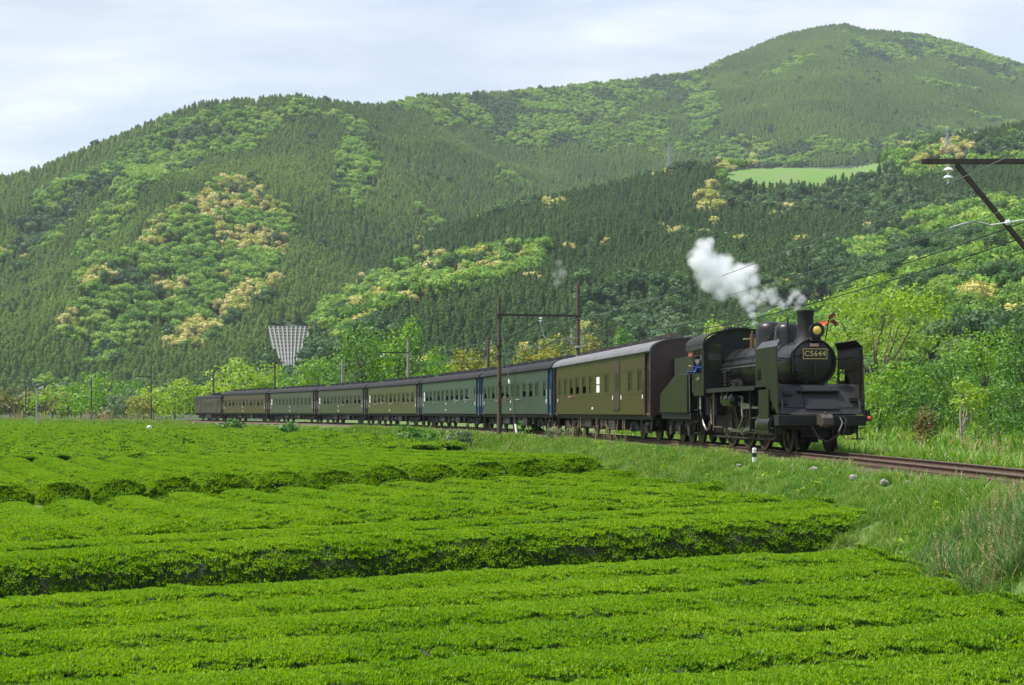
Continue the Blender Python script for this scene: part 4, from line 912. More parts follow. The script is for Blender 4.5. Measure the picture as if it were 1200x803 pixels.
def make_coach(i, label, side_col, end_col, roof, wins, door_px=None, posts=()):
    """wins: list of (x from the front end, width, state); state o = sash raised, c = closed, w = white blind"""
    a0 = i*20.0+.3; root = vehicle('passenger_coach', a0, a0+CL, label, 'railway coach', 'coaches of the steam train')
    sm = paint(f'coach_side_tint_{i}', side_col); em = paint(f'coach_end_paint_{i}', end_col, .4)
    X = lambda q: CL/2-q                                        # distance from the front end -> local x
    body = MB(); t = .05
    ws = sorted(wins); VEST = .95
    for s in (-1, 1):
        yo, yi = s*CW, s*(CW-t); y0, y1 = min(yo, yi), max(yo, yi); q0, q1 = VEST, CL-VEST
        body.box(X(q1), X(q0), y0, y1, SILL, WIN_Z0); body.box(X(q1), X(q0), y0, y1, WIN_Z1, EAVE)
        e = q0; door = [(door_px, .95)] if (door_px and s < 0) else []
        for q, w_, st in ws:
            body.box(X(q-w_/2), X(e), y0, y1, WIN_Z0, WIN_Z1) if q-w_/2 > e+.01 else None
            e = q+w_/2
        body.box(X(q1), X(e), y0, y1, WIN_Z0, WIN_Z1)
        body.box(X(q1), X(q0), min(yo, yo+s*.014), max(yo, yo+s*.014), WIN_Z0-.12, WIN_Z0-.03)         # belt rails
        body.box(X(q1), X(q0), min(yo, yo+s*.012), max(yo, yo+s*.012), WIN_Z1+.05, WIN_Z1+.12)
    body.build('body_side', sm, root)
    # recessed entrance doors and corner posts at both ends
    for q in (0, CL-VEST):
        for s in (-1, 1):
            d = MB(); yy = s*(CW-.12); d.box(X(q+VEST-.12), X(q+.12), yy-.02, yy+.02, SILL-.1, EAVE); do = d.build('entrance_door', em, root)
            w = MB(); w.box(X(q+VEST-.28), X(q+.28), yy+s*.024-.004, yy+s*.024+.004, WIN_Z0+.05, WIN_Z1+.02); w.build('door_window', M['glass'], do)
            hr = MB(); hr.tube([(X(q+.10), s*(CW+.05), 1.5), (X(q+.10), s*(CW+.05), 2.3)], .015, 5); hr.tube([(X(q+VEST-.08), s*(CW+.05), 1.5), (X(q+VEST-.08), s*(CW+.05), 2.3)], .015, 5); hr.build('handrail', M['white'] if i else M['underframe'], root)
        post = MB()
        for s in (-1, 1):
            for qq in (q, q+VEST-.12): post.box(X(qq+.12), X(qq), min(s*CW, s*(CW-.2)), max(s*CW, s*(CW-.2)), SILL-.05, EAVE)
        post.build('corner_post', em, root)
    # end walls under the arch of the roof
    arch = [(CW*math.cos(a), EAVE+.56*math.sin(a)**.9) for a in np.linspace(0.0, PI, 17)]
    for q0, q1 in ((.02, .07), (CL-.07, CL-.02)):
        e = MB(); e.prism([(CW-.003, SILL), *[(y*.985, z-.012) for y, z in arch], (-CW+.003, SILL)], 0, X(q1), X(q0)); eo = e.build('end_wall', em, root)
        g = MB(); xx = X(q0)+.0 if q0 < 1 else X(q1); sgn = 1 if q0 < 1 else -1
        g.box(min(xx, xx+sgn*.22), max(xx, xx+sgn*.22), -.5, -.38, 1.0, 3.0); g.box(min(xx, xx+sgn*.22), max(xx, xx+sgn*.22), .38, .5, 1.0, 3.0); g.box(min(xx, xx+sgn*.22), max(xx, xx+sgn*.22), -.5, .5, 3.0, 3.12)
        g.box(min(xx, xx+sgn*.12), max(xx, xx+sgn*.12), -.37, .37, .98, 2.98); g.build('gangway', M['black'], eo)
    # roof
    r = MB(); ro = [(y*1.045, z+.025) for y, z in arch]; ri = [(y*1.0, z-.02) for y, z in arch]
    r.prism(ro+ri[::-1], 0, X(CL+.06), X(-.06)); rf = r.build('roof', roof, root, smooth=40)
    g = MB()
    for s in (-1, 1): g.tube([(X(0), s*CW*1.05, EAVE+.05), (X(CL), s*CW*1.05, EAVE+.05)], .022, 5)
    g.build('gutter', roof, rf)
    vm = None
    for k in range(9):
        q = 1.6+k*2.03
        if vm is None:
            v = MB(); v.cyl((0, 0, -.03), (0, 0, .08), .12, n=10); v.prism([(-.42, .06), (-.34, .22), (.34, .22), (.42, .06)], 1, -.26, .26); vm = v.mesh('ventilator'); vm.materials.append(M['black'] if i else M['underframe'])
        o = link('ventilator', vm, root); o.location = (X(q), 0, EAVE+.57)
    # floor, underframe, seats
    f = MB(); f.box(X(CL-.1), X(.1), -CW+.06, CW-.06, SILL-.02, SILL+.06); f.build('floor', M['interior'], root)
    st = MB()
    for k in range(11):
        q = 2.0+k*1.5
        for s in (-1, 1): st.box(X(q+.55), X(q), s*.8-.5, s*.8+.5, 1.06, 1.5); st.box(X(q+.62), X(q+.55), s*.8-.5, s*.8+.5, 1.06, 2.15)
    tag(st.build('seating', M['seat_cloth'], root), kind='stuff')
    u = MB()
    u.box(X(CL-.2), X(.2), -1.25, -1.1, .80, SILL-.025); u.box(X(CL-.2), X(.2), 1.1, 1.25, .80, SILL-.025); u.box(X(CL-.3), X(.3), -.3, .3, .72, SILL-.03)
    u.build('underframe', M['underframe'], root)
    for q0, q1, y0, y1, z0 in ((6.4, 7.5, -1.25, -.6, .32), (8.2, 9.0, -1.2, -.5, .45), (11.2, 12.6, -1.22, -.5, .38)):
        b = MB(); b.box(X(q1), X(q0), y0, y1, z0, .79); b.build('equipment_box', M['underframe'], root, bevel=.03)
    b = MB(); b.box(X(14.6), X(4.9), -.32, .32, .40, .72); b.box(X(4.9), X(1.0), -.4, .4, .35, .7); b.box(X(CL-1.0), X(14.6), -.4, .4, .35, .7); b.bar((X(CL-1), -.62, .34), (X(1), -.62, .34), .05)
    for q in (5.3, 7.9, 10.2, 13.2, 14.4): b.box(X(q+.25), X(q-.25), -1.15, -.45, .30+.1*(q % 2), .79)
    b.build('brake_rigging_dark_fill', M['underframe'], root)  # brake rod, plus deep boxes added to keep the underside dark
    b = MB(); b.cyl((X(10.9), -.9, .56), (X(9.4), -.9, .56), .2, n=14); b.build('air_tank', M['underframe'], root, smooth=40)
    b = MB(); b.tube([(X(.4), -1.2, .9), (X(.4), -1.25, .35), (X(.55), -1.25, .3), (X(.95), -1.25, .3), (X(1.0), -1.25, .9)], .025, 5); b.box(X(.95), X(.45), -1.36, -1.2, .30, .34); b.box(X(.95), X(.45), -1.33, -1.2, .62, .66)
    b.tube([(X(CL-.4), -1.2, .9), (X(CL-.4), -1.25, .35), (X(CL-.95), -1.25, .3), (X(CL-1.0), -1.25, .9)], .025, 5); b.box(X(CL-.45), X(CL-.95), -1.36, -1.2, .30, .34); b.build('step', M['underframe'], root)
    global BOG
    if BOG is None: BOG = bogie_mb(0).mesh('bogie_frame'); BOG.materials.append(M['underframe'])
    for q in (2.9, CL-2.9):
        o = link('bogie_frame', BOG, root); o.location = (X(q), 0, 0); coach_wheels(root, (X(q)-1.2, X(q)+1.2))
    c = MB(); c.box(X(-.32), X(.2), -.12, .12, .78, .98); c.box(X(CL-.2), X(CL+.3), -.12, .12, .78, .98); c.build('coupler', M['underframe'], root)
    # windows: frame with its pane
    cache = {}
    for q, w_, stt in ws:
        for s in (-1, 1):
            key = (round(w_, 2), stt, s)
            if key not in cache:
                y = s*(CW-.03); fm = MB(); h = .045
                for z0, z1 in ((WIN_Z0, WIN_Z0+h), (WIN_Z1-h, WIN_Z1), ((WIN_Z0+WIN_Z1)/2-.02, (WIN_Z0+WIN_Z1)/2+.02)): fm.box(-w_/2, w_/2, y-.014, y+.014, z0, z1)
                for x in (-w_/2, w_/2-h): fm.box(x, x+h, y-.0135, y+.0135, WIN_Z0+h, WIN_Z1-h)
                fme = fm.mesh('window_frame'); fme.materials.append(sm)
                z0 = (WIN_Z0+WIN_Z1)/2+.02 if stt == 'o' else WIN_Z0+h
                pm = MB().box(-w_/2+h, w_/2-h, y-.004, y+.004, z0, WIN_Z1-h).mesh('pane'); pm.materials.append(M['curtain'] if stt == 'w' else M['glass'])
                cache[key] = (fme, pm)
            fme, pm = cache[key]; fo = link('window_frame', fme, root); fo.location = (X(q), 0, 0); link('white_blind' if stt == 'w' else 'pane', pm, fo)
    # small markings on the side: white end plates and the works plate
    pl = MB()
    for q in (1.15, CL-1.15): pl.box(X(q)-.06, X(q)+.06, -CW-.012, -CW-.003, 1.62, 1.78)
    pl.box(X(CL*.52)-.14, X(CL*.52)+.14, -CW-.012, -CW-.003, 1.22, 1.32)
    if i in (1, 2, 4, 5, 6): pl.box(X(CL*.52)-.09, X(CL*.52)+.09, -CW-.012, -CW-.003, 1.66, 1.8)
    pl.build('marking_plate', M['white'], root)
    if door_px:
        d = MB(); d.box(X(door_px+.5), X(door_px-.5), -CW-.02, -CW-.004, SILL+.25, EAVE-.18); do = d.build('luggage_door', em, root)
        w = MB(); w.box(X(door_px+.3), X(door_px-.3), -CW-.027, -CW-.021, WIN_Z0+.05, WIN_Z1); w.build('door_window', M['glass'], do)
        b = MB(); b.box(X(door_px+.55), X(door_px-.55), -CW-.05, -CW-.006, SILL+.19, SILL+.24); b.build('door_step', M['underframe'], do)
        for q in (door_px-.75, door_px+.75): pq = MB(); pq.box(X(q)-.06, X(q)+.06, -CW-.012, -CW-.003, 1.62, 1.8); pq.build('marking_plate', M['white'], root)
    return root, a0
def qs(i, pxs): return [arc_of_px(p)-(i*20.0+.3) for p in pxs]
def reg(n_, st, w=.86, q0=2.1, q1=17.3): return [(q0+(q1-q0)*k/(n_-1), w, st[k]) for k in range(n_)]
w1 = list(zip(qs(0, (657.8, 664.6, 671.8, 679.2, 687.5, 695.7, 703.5, 714.2, 740.3, 750.6)), [.78]*8+[.7, .7], 'cccoooccccc'.replace('c', 'c')[:0] or ['c', 'c', 'o', 'o', 'o', 'c', 'w', 'c', 'c', 'c']))
w2 = list(zip(qs(1, (569.5, 574.6, 579.8, 585.4, 591, 597, 603, 609.4, 616.4, 623.6, 630.6, 638.2)), [.84]*11+[.5], 'ococooccooco'))
w3 = list(zip(qs(2, (557.2, 548.2, 542.4, 537, 531.5, 526, 520.5, 515.7, 511, 506, 501.6, 497.6)), [.6]+[.84]*10+[.5], 'cooooococoow'))
C1, A1 = make_coach(0, 'brown coach with a pale grey roof directly behind the tender', (.062, .050, .020), (.058, .032, .027), M['roof_light'], w1, door_px=qs(0, (725.6,))[0])  # brown coach; olive of the side includes green reflected from the tea
C2, A2 = make_coach(1, 'blue green coach behind the pale roofed brown coach, with bright blue end posts', (.046, .072, .062), (.022, .065, .13), M['roof_dark'], w2)  # blue coach; reflected green of the field is mixed into the side colour
C3, A3 = make_coach(2, 'light blue green coach, third from the locomotive', (.056, .09, .076), (.03, .07, .11), M['roof_dark'], w3)  # also a blue coach, its side colour carrying the field's reflection
C4, A4 = make_coach(3, 'olive coach full of passengers leaning out, fourth from the locomotive', (.082, .082, .034), (.06, .055, .055), M['roof_dark'], reg(11, 'ooocoocoooc')+[(18.0, .5, 'w')])
C5, A5 = make_coach(4, 'dull green coach, fifth from the locomotive', (.056, .065, .036), (.05, .05, .045), M['roof_dark'], reg(11, 'oocoocccooc')+[(18.0, .5, 'w')])
C6, A6 = make_coach(5, 'dull green coach next to the brown rear coach, windows mostly shut', (.060, .070, .044), (.075, .045, .035), M['roof_dark'], reg(11, 'ccccccccccc')+[(18.0, .5, 'w')])
C7, A7 = make_coach(6, 'brown rear coach coupled to the electric locomotive', (.076, .056, .022), (.07, .042, .03), M['roof_dark'], reg(11, 'cocococcooc')+[(18.0, .5, 'c')])  # brown coach with an olive reflection put into its side colour
def in_coach(i, q, x_side=-.80):
    a0 = i*20+.3; p = (track(a0)+track(a0+CL))/2; d = track(a0)-track(a0+CL); rz = math.atan2(d.y, d.x)
    v = Matrix.Rotation(rz, 4, 'Z') @ Vector((CL/2-q, x_side, 1.5)); return p+v, rz
def rider(i, k, ws, shirt, hat, label, arm=False, lean=.40):
    p, rz = in_coach(i, sorted(ws)[k][0]); place_person(p, rz, M[shirt], hat, label, arm, lean)
S4 = reg(11, 'x'*11)
rider(0, 7, w1, 'black' if 0 else 'shirt_red', False, 'passenger in red at the open windows of the brown first coach')
rider(1, 4, w2, 'shirt_pale', False, 'passenger in pale clothes at the middle of the blue green second coach')
rider(1, 6, w2, 'shirt_red', True, 'passenger in white hat and red shirt in the blue green second coach', True)
rider(1, 8, w2, 'shirt_pale', False, 'passenger nearest the wooden pole in the second coach')
rider(2, 1, w3, 'shirt_pale', True, 'passenger in a white hat near the front of the light blue green coach', True)
rider(2, 8, w3, 'shirt_red', True, 'passenger in red with white hat towards the rear of the light blue green coach')
rider(2, 3, w3, 'shirt_pale', False, 'bare headed passenger in the middle of the light blue green coach', True)
for k, sh, hat, arm, lb in ((1, 'shirt_red', True, False, 'passenger in red by the front end of the olive coach'), (4, 'shirt_red', True, True, 'passenger in red with a white hat in the middle of the olive coach'), (5, 'shirt_pale', False, False, 'bare headed passenger in pale shirt in the olive coach'),
                            (7, 'shirt_pale', True, True, 'passenger in white reaching out of the olive coach'), (8, 'shirt_red', False, False, 'bare headed passenger in red towards the rear of the olive coach'), (9, 'shirt_pale', True, False, 'rearmost passenger with a white hat in the olive coach')):
    rider(3, k, S4, sh, hat, lb, arm)
rider(4, 4, S4, 'shirt_pale', True, 'passenger with a white hat in the dull green fifth coach'); rider(4, 8, S4, 'shirt_red', False, 'passenger in red in the dull green fifth coach')

# --- electric locomotive pushing at the rear
ea = 140.4; el = vehicle('electric_locomotive', ea, ea+11.4, 'brown box shaped electric locomotive at the tail of the train', 'locomotive')
em = paint('electric_loco_brown', (.058, .046, .034), .35); X = lambda q: 5.7-q
b = MB(); b.box(X(11.2), X(.2), -1.33, 1.33, 1.0, 3.18); b.build('body', em, el, bevel=.05)
b = MB(); b.prism([(-1.42, 3.16), (1.42, 3.16), (1.2, 3.34), (.6, 3.42), (-.6, 3.42), (-1.2, 3.34)], 0, X(11.35), X(.05)); rf = b.build('roof', M['roof_dark'], el)
for q, w_ in ((1.1, .55), (10.2, .55)):
    b = MB(); b.box(X(q+w_/2), X(q-w_/2), -1.345, -1.334, 2.1, 2.85); b.build('side_window', M['glass'], el)
for q in (2.1, 9.2):
    b = MB(); b.box(X(q+.3), X(q-.3), -1.36, -1.334, 1.1, 2.95); b.build('cab_door', em, el, bevel=.01)
for k in range(5):
    b = MB(); q = 3.3+k*1.1; b.box(X(q+.9), X(q), -1.35, -1.334, 1.9, 2.5)
    for j in range(6): b.box(X(q+.88), X(q+.02), -1.365, -1.346, 1.93+j*.095, 1.98+j*.095)
    b.build('louvre', em, el)
for s in (-1, 1):
    b = MB(); xx = s*5.51
    for y in (-.75, 0, .75): b.box(min(xx, xx+s*.012), max(xx, xx+s*.012), y-.28, y+.28, 2.15, 2.8)
    b.build('front_window', M['glass'], el)
    b = MB(); b.cyl((s*5.5, 0, 3.05), (s*5.68, 0, 3.05), .14, n=12); b.build('headlight', M['white'], el)
    b = MB(); b.box(min(s*5.6, s*6.1), max(s*5.6, s*6.1), -.15, .15, .78, 1.0); b.box(min(s*5.5, s*5.65), max(s*5.5, s*5.65), -1.25, 1.25, .7, 1.0); b.build('buffer_beam', M['underframe'], el)
    b = MB()                                     # folded pantograph
    x0 = s*3.2
    for y in (-.5, .5): b.tube([(x0-.9, y, 3.62), (x0, y*.9, 3.78), (x0+.9, y, 3.62)], .03, 5); b.bar((x0-.9, y, 3.55), (x0+.9, y, 3.55), .06)
    for x in (-.25, .25): b.tube([(x0+x, -.9, 3.76), (x0+x, -.55, 3.86), (x0+x, .55, 3.86), (x0+x, .9, 3.76)], .03, 5)
    for x in (-.8, .8):
        for y in (-.5, .5): b.cyl((x0+x, y, 3.38), (x0+x, y, 3.55), .06, n=8)
    b.build('pantograph', M['underframe'], el)
for x, w_, h in ((-.9, .7, .32), (.2, .5, .42), (1.1, .6, .28)):
    b = MB(); b.box(x-w_/2, x+w_/2, -.45, .45, 3.40, 3.40+h); b.build('roof_box', M['underframe'], el, bevel=.03)
o = link('bogie_frame', BOG, el); o.location = (3.2, 0, 0); o = link('bogie_frame', BOG, el); o.location = (-3.2, 0, 0); coach_wheels(el, (2.0, 4.4, -2.0, -4.4))
b = MB(); b.box(-5.4, 5.4, -1.2, 1.2, .78, .995); b.box(-1.2, 1.2, -1.2, -.5, .35, .77); b.build('underframe', M['underframe'], el)
# ------------------------------------------------------------------ steam locomotive with its tender
M['loco'] = mat('locomotive_black', (.0075, .008, .008), .38, spec=.42, noise=(3.5, (.022, .020, .018), .46, .72), bump=(7, .12, .01))
M['loco_flat'] = mat('sooty_black', (.012, .012, .012), .62, spec=.35, noise=(5, (.03, .026, .022), .48, .74), bump=(16, .25, .01))
M['apron'] = mat('worn_black_plate', (.019, .0195, .020), .5, spec=.4, noise=(2.5, (.036, .034, .032), .42, .68), bump=(9, .2, .01))
M['rod'] = mat('rod_steel', (.38, .37, .34), .32, metal=.9, noise=(12, (.14, .11, .08), .45, .7))
M['brass'] = mat('brass', (.55, .42, .16), .35, metal=.8)
M['pipe'] = mat('copper_pipe', (.16, .09, .06), .45, metal=.5)
M['coal'] = mat('coal', (.010, .010, .011), .4, bump=(10, 1, .06))
M['red'] = mat('red_paint', (.42, .05, .02), .25); M['orange'] = mat('orange_vane', (.72, .10, .03), .5); M['maroon'] = mat('dark_red_vane', (.20, .03, .025), .5)
M['brick'] = mat('rust_red_board', (.26, .085, .05), .7)
lm = bpy.data.materials.new('headlight_lens'); lm.use_nodes = True; b_ = lm.node_tree.nodes['Principled BSDF']; b_.inputs['Base Color'].default_value = (.62, .44, .09, 1); b_.inputs['Roughness'].default_value = .15; b_.inputs['Emission Color'].default_value = (1, .68, .12, 1); b_.inputs['Emission Strength'].default_value = .06; M['lens'] = lm
LEN = 15.1
loco = vehicle('steam_locomotive', -15.1, -5.6, 'black steam locomotive at the head of the train with front plate C5644', 'locomotive')
X = lambda q: 4.75-q                                            # q = metres behind the front beam
Lo, Lf = M['loco'], M['loco_flat']
BZ = 2.46
# boiler, smokebox, firebox
b = MB(); b.lathe([(.60, 0), (.64, .04), (.64, 1.55)], (X(.80), 0, BZ), (-1, 0, 0), 36); smb = b.build('smokebox', Lo, loco, smooth=35)
b = MB(); b.lathe([(.0, -.11), (.2, -.105), (.42, -.075), (.56, -.03), (.605, 0), (.605, .02)], (X(.79), 0, BZ), (-1, 0, 0), 36); dr = b.build('smokebox_door', Lo, loco, smooth=50)
b = MB(); b.lathe([(.605, .05), (.665, .05), (.675, .0), (.64, -.03), (.61, -.0)], (X(.79), 0, BZ), (-1, 0, 0), 36)
b.build('door_ring', Lo, dr, smooth=35)
b = MB()
for k in range(16):
    a = 2*PI*k/16; b.cyl((X(.765), .637*math.cos(a), BZ+.637*math.sin(a)), (X(.735), .637*math.cos(a), BZ+.637*math.sin(a)), .018, n=6)
tag(b.build('rivets', Lo, dr), kind='stuff')
b = MB()
for k in range(24):
    a = 2*PI*k/24; pts = [(X(.64), .13*math.cos(a+t), BZ-.03+.13*math.sin(a+t)) for t in (0, 2*PI/24)]; b.tube(pts, .012, 5)
for a in (PI/2, PI/2+2.1, PI/2-2.1): b.bar((X(.655), 0, BZ-.03), (X(.64), .13*math.cos(a), BZ-.03+.13*math.sin(a)), .02)
b.cyl((X(.69), 0, BZ-.03), (X(.6), 0, BZ-.03), .03, n=10); b.bar((X(.63), 0, BZ-.03), (X(.63), 0, BZ-.42), .022); b.build('door_handwheel', M['wheel'], dr)
b = MB(); b.box(X(.74), X(.70), -.30, -.24, BZ-.4, BZ-.34); b.bar((X(.70), -.56, BZ+.18), (X(.72), -.2, BZ+.18), .03, .05); b.bar((X(.70), -.56, BZ-.22), (X(.72), -.2, BZ-.22), .03, .05); b.cyl((X(.70), -.6, BZ-.32), (X(.70), -.6, BZ+.3), .03, n=8); b.build('door_hinge', Lo, dr)
b = MB(); b.lathe([(.62, 0), (.655, .01), (.655, 2.5), (.685, 3.3), (.70, 5.55), (.70, 5.56)], (X(2.36), 0, BZ), (-1, 0, 0), 36); boi = b.build('boiler', Lo, loco, smooth=30)
for q in (2.38, 3.45, 4.55, 5.65, 6.75):
    rr = .655 if q < 4.9 else .68+.02*(q > 5.7); b = MB(); b.lathe([(rr, 0), (rr+.014, 0), (rr+.014, .07), (rr, .07)], (X(q), 0, BZ), (-1, 0, 0), 36); b.build('boiler_band', Lo, boi, smooth=30)
b = MB(); b.box(X(7.9), X(5.9), -.62, .62, 1.3, 2.35); b.build('firebox', Lf, loco, bevel=.06)
# chimney and domes
b = MB(); b.lathe([(.34, -.06), (.30, .02), (.245, .12), (.225, .3), (.225, .72), (.245, .78), (.255, .84), (.255, .86), (.19, .86), (.19, .5)], (X(1.45), 0, BZ+.62), (0, 0, 1), 28); b.build('chimney', Lf, loco, smooth=35)
def dome(q, r, top, name):
    b = MB(); h = top-(BZ+.4); b.lathe([(r*1.16, 0), (r*1.05, .2), (r, .32), (r, h-r*.62), (r*.93, h-r*.33), (r*.74, h-r*.12), (r*.42, h-.02), (0, h)], (X(q), 0, BZ+.40), (0, 0, 1), 32); return b.build(name, Lo, loco, smooth=60)
dome(3.12, .37, 3.71, 'sand_dome'); sd = dome(4.85, .43, 3.86, 'steam_dome')
b = MB(); b.cyl((X(6.15), -.18, BZ+.6), (X(6.15), -.18, BZ+1.08), .07, n=10); b.cyl((X(6.15), .18, BZ+.6), (X(6.15), .18, BZ+1.04), .07, n=10); b.cyl((X(6.15), -.18, BZ+1.08), (X(6.15), -.18, BZ+1.2), .035, n=8); b.build('safety_valve', M['pipe'], loco, smooth=40)
b = MB(); b.tube([(X(6.5), -.1, BZ+.95), (X(6.15), -.45, BZ+.93)], .03, 6); b.cyl((X(6.5), 0, BZ+.6), (X(6.5), 0, BZ+.98), .06, n=8); b.build('whistle', M['brass'], loco)
b = MB(); b.tube([(X(1.95), -.33, BZ+.5), (X(1.95), -.36, BZ+.9), (X(1.98), -.34, BZ+1.3)], .028, 6); b.tube([(X(3.6), -.4, 3.3), (X(3.1), -.58, 2.95), (X(2.3), -.64, 2.7)], .022, 6); b.tube([(X(3.0), -.36, 3.45), (X(2.7), -.55, 3.0), (X(2.65), -.68, 2.5), (X(2.6), -.7, 1.9)], .022, 6); b.tube([(X(3.3), -.36, 3.45), (X(3.6), -.6, 2.95), (X(3.75), -.71, 2.5), (X(3.8), -.72, 1.9)], .022, 6)
for z, y in ((BZ+.33, -.62), (BZ+.12, -.69)): b.tube([(X(2.4), y, z), (X(4.6), y-.03, z), (X(7.75), y-.06, z+.02)], .02, 6)
b.build('boiler_pipe', M['loco_flat'], loco, smooth=40)
b = MB(); b.tube([(X(2.5), -.74, BZ+.02), (X(7.7), -.80, BZ+.02)], .017, 6)
for q in (3, 4.5, 6, 7.4): b.bar((X(q), -.66, BZ+.02), (X(q), -.77, BZ+.02), .02)
b.build('handrail', M['rod'], loco)
b = MB()
for k in range(5): z = 1.93+k*.1; b.box(X(6.55), X(6.25), -1.0, -.80, z, z+.05); b.cyl((X(6.6), -.9, z+.025), (X(6.15), -.9, z+.025), .03, n=8)
b.cyl((X(6.4), -.9, 1.82), (X(6.4), -.9, 2.42), .07, n=10); b.bar((X(7.0), -.92, 2.37), (X(5.9), -.92, 2.42), .04); b.build('feed_pump', Lf, loco)
# headlight, lamp bracket, front plate
b = MB(); b.lathe([(.06, -.27), (.15, -.24), (.185, -.16), (.19, 0), (.205, .005), (.205, .03), (.125, .03), (.12, -.02), (0, -.02)], (X(.52), .02, 3.33), (1, 0, 0), 24); hl = b.build('headlight', Lo, loco, smooth=35)
b = MB(); b.lathe([(.12, .0), (.11, .025), (.07, .045), (0, .052)], (X(.51), .02, 3.33), (1, 0, 0), 24); b.build('lens', M['lens'], hl, smooth=60)
b = MB(); b.box(X(.8), X(.55), -.1, .14, BZ+.58, 3.16); b.build('lamp_bracket', Lf, loco)
def text_mesh(body, size, depth, name):
    cu = bpy.data.curves.new(name, 'FONT'); cu.body = body; cu.size = size; cu.extrude = depth; cu.align_x = 'CENTER'; cu.align_y = 'CENTER'; cu.space_character = 1.12; cu.offset = size*.012
    o = bpy.data.objects.new(name, cu); COL.objects.link(o); dg_ = bpy.context.evaluated_depsgraph_get(); dg_.update(); me = bpy.data.meshes.new_from_object(o.evaluated_get(dg_)); bpy.data.objects.remove(o); me.name = name; return me
b = MB(); b.box(X(.64), X(.615), -.345, .345, BZ+.085, BZ+.375); pl = b.build('number_plate', M['black'], loco)
b = MB(); z0, z1 = BZ+.085, BZ+.375
b.box(X(.6145), X(.608), -.345, .345, z0, z0+.018); b.box(X(.6145), X(.608), -.345, .345, z1-.018, z1); b.box(X(.6145), X(.608), -.345, -.327, z0+.018, z1-.018); b.box(X(.6145), X(.608), .327, .345, z0+.018, z1-.018); b.build('plate_border', M['brass'], pl)
tm = text_mesh('C5644', .205, .004, 'plate_lettering'); tm.materials.append(M['brass']); to = link('plate_lettering', tm, pl); to.location = (X(.611), 0, (z0+z1)/2); to.rotation_euler = (PI/2, 0, PI/2)
b = MB(); b.box(X(.68), X(.655), -.115, .115, BZ+.435, BZ+.515); b.build('small_plate', mat('pink_plate', (.55, .30, .24), .5), loco)
# footplate, deflectors, apron
b = MB(); b.box(X(7.85), X(1.0), -1.22, -.62, 1.80, 1.85); b.box(X(7.85), X(1.0), .62, 1.22, 1.80, 1.85); b.box(X(2.3), X(.85), -.64, .64, 1.80, 1.852); b.box(X(7.85), X(2.3), -1.235, -1.2, 1.72, 1.85); b.box(X(7.85), X(2.3), 1.2, 1.235, 1.72, 1.85); b.build('running_board', Lf, loco)
for s in (-1, 1):
    b = MB(); y = s*1.2
    out = [(X(.22), 2.88), (X(2.2), 2.88), (X(2.2), 2.33), (X(2.08), 2.33), (X(2.08), 1.98), (X(2.2), 1.98), (X(2.2), 1.80), (X(1.25), 1.80), (X(.10), 1.0), (X(.06), 1.0)]
    if s > 0: out = [(X(.22), 2.88), (X(2.2), 2.88), (X(2.2), 1.80), (X(1.25), 1.80), (X(.10), 1.0), (X(.06), 1.0)]
    # plate with a hand hole: drawn as four pieces round the opening
    h0, h1, z0_, z1_ = 1.62, 2.06, 1.98, 2.30
    b.prism([(X(.22), 2.88), (X(2.2), 2.88), (X(2.2), z1_), (X(.184), z1_)], 1, y-.012, y+.012)
    b.prism([(X(.184), z1_), (X(h0), z1_), (X(h0), z0_), (X(.15), z0_)], 1, y-.0118, y+.0118)
    b.prism([(X(h1), z1_), (X(2.2), z1_), (X(2.2), z0_), (X(h1), z0_)], 1, y-.0118, y+.0118)
    b.prism([(X(.15), z0_), (X(2.2), z0_), (X(2.2), 1.80), (X(1.25), 1.80), (X(.10), 1.0), (X(.05), 1.0)], 1, y-.012, y+.012)
    b.add([(X(.22), y, 2.88), (X(2.2), y, 2.88), (X(2.05), y-s*.13, 3.07), (X(.38), y-s*.13, 3.07), (X(.22), y-s*.02, 2.87), (X(2.2), y-s*.02, 2.87), (X(2.05), y-s*.14, 3.05), (X(.38), y-s*.14, 3.05)], [(0, 1, 2, 3), (4, 7, 6, 5), (0, 3, 7, 4), (1, 5, 6, 2), (3, 2, 6, 7)])
    dp = paint('deflector_black', (.012, .013, .011), .24, spec=.4); d_ = b.build('smoke_deflector', dp, loco)
    b = MB(); b.bar((X(.9), y-s*.02, 2.6), (X(.9), s*.62, 2.55), .03); b.bar((X(1.8), y-s*.02, 2.6), (X(1.8), s*.62, 2.55), .03); b.bar((X(.35), y-s*.03, 1.1), (X(.35), y-s*.03, 2.8), .03); b.build('stay', Lf, d_)
b = MB(); b.add([(X(.88), -1.18, 1.87), (X(.88), 1.18, 1.87), (X(.52), 1.18, 1.80), (X(.52), -1.18, 1.80), (X(.10), 1.18, 1.04), (X(.10), -1.18, 1.04), (X(.88), -1.18, 1.84), (X(.88), 1.18, 1.84), (X(.55), 1.18, 1.77), (X(.55), -1.18, 1.77), (X(.14), 1.18, 1.02), (X(.14), -1.18, 1.02)],
    [(0, 1, 2, 3), (3, 2, 4, 5), (6, 9, 8, 7), (9, 11, 10, 8), (5, 4, 10, 11), (0, 3, 9, 6), (3, 5, 11, 9), (1, 7, 8, 2), (2, 8, 10, 4)]); ap = b.build('front_apron', M['apron'], loco)
def on_apron(z): return .10+(z-1.04)/(1.80-1.04)*.42           # q of the sloping plate at height z
b = MB(); z0, z1 = 1.18, 1.64
b.prism([(X(on_apron(z0)+.02), z0), (X(on_apron(z0)-.05), z0), (X(on_apron(z1)-.03), z1-.04), (X(on_apron(z1)-.08), z1), (X(on_apron(z1)+.03), z1+.01)], 1, -.42, .52); b.box(X(on_apron(z1)+.05), X(on_apron(z1)-.13), -.58, .60, z1+.012, z1+.04); b.build('step_box', M['black'], ap)
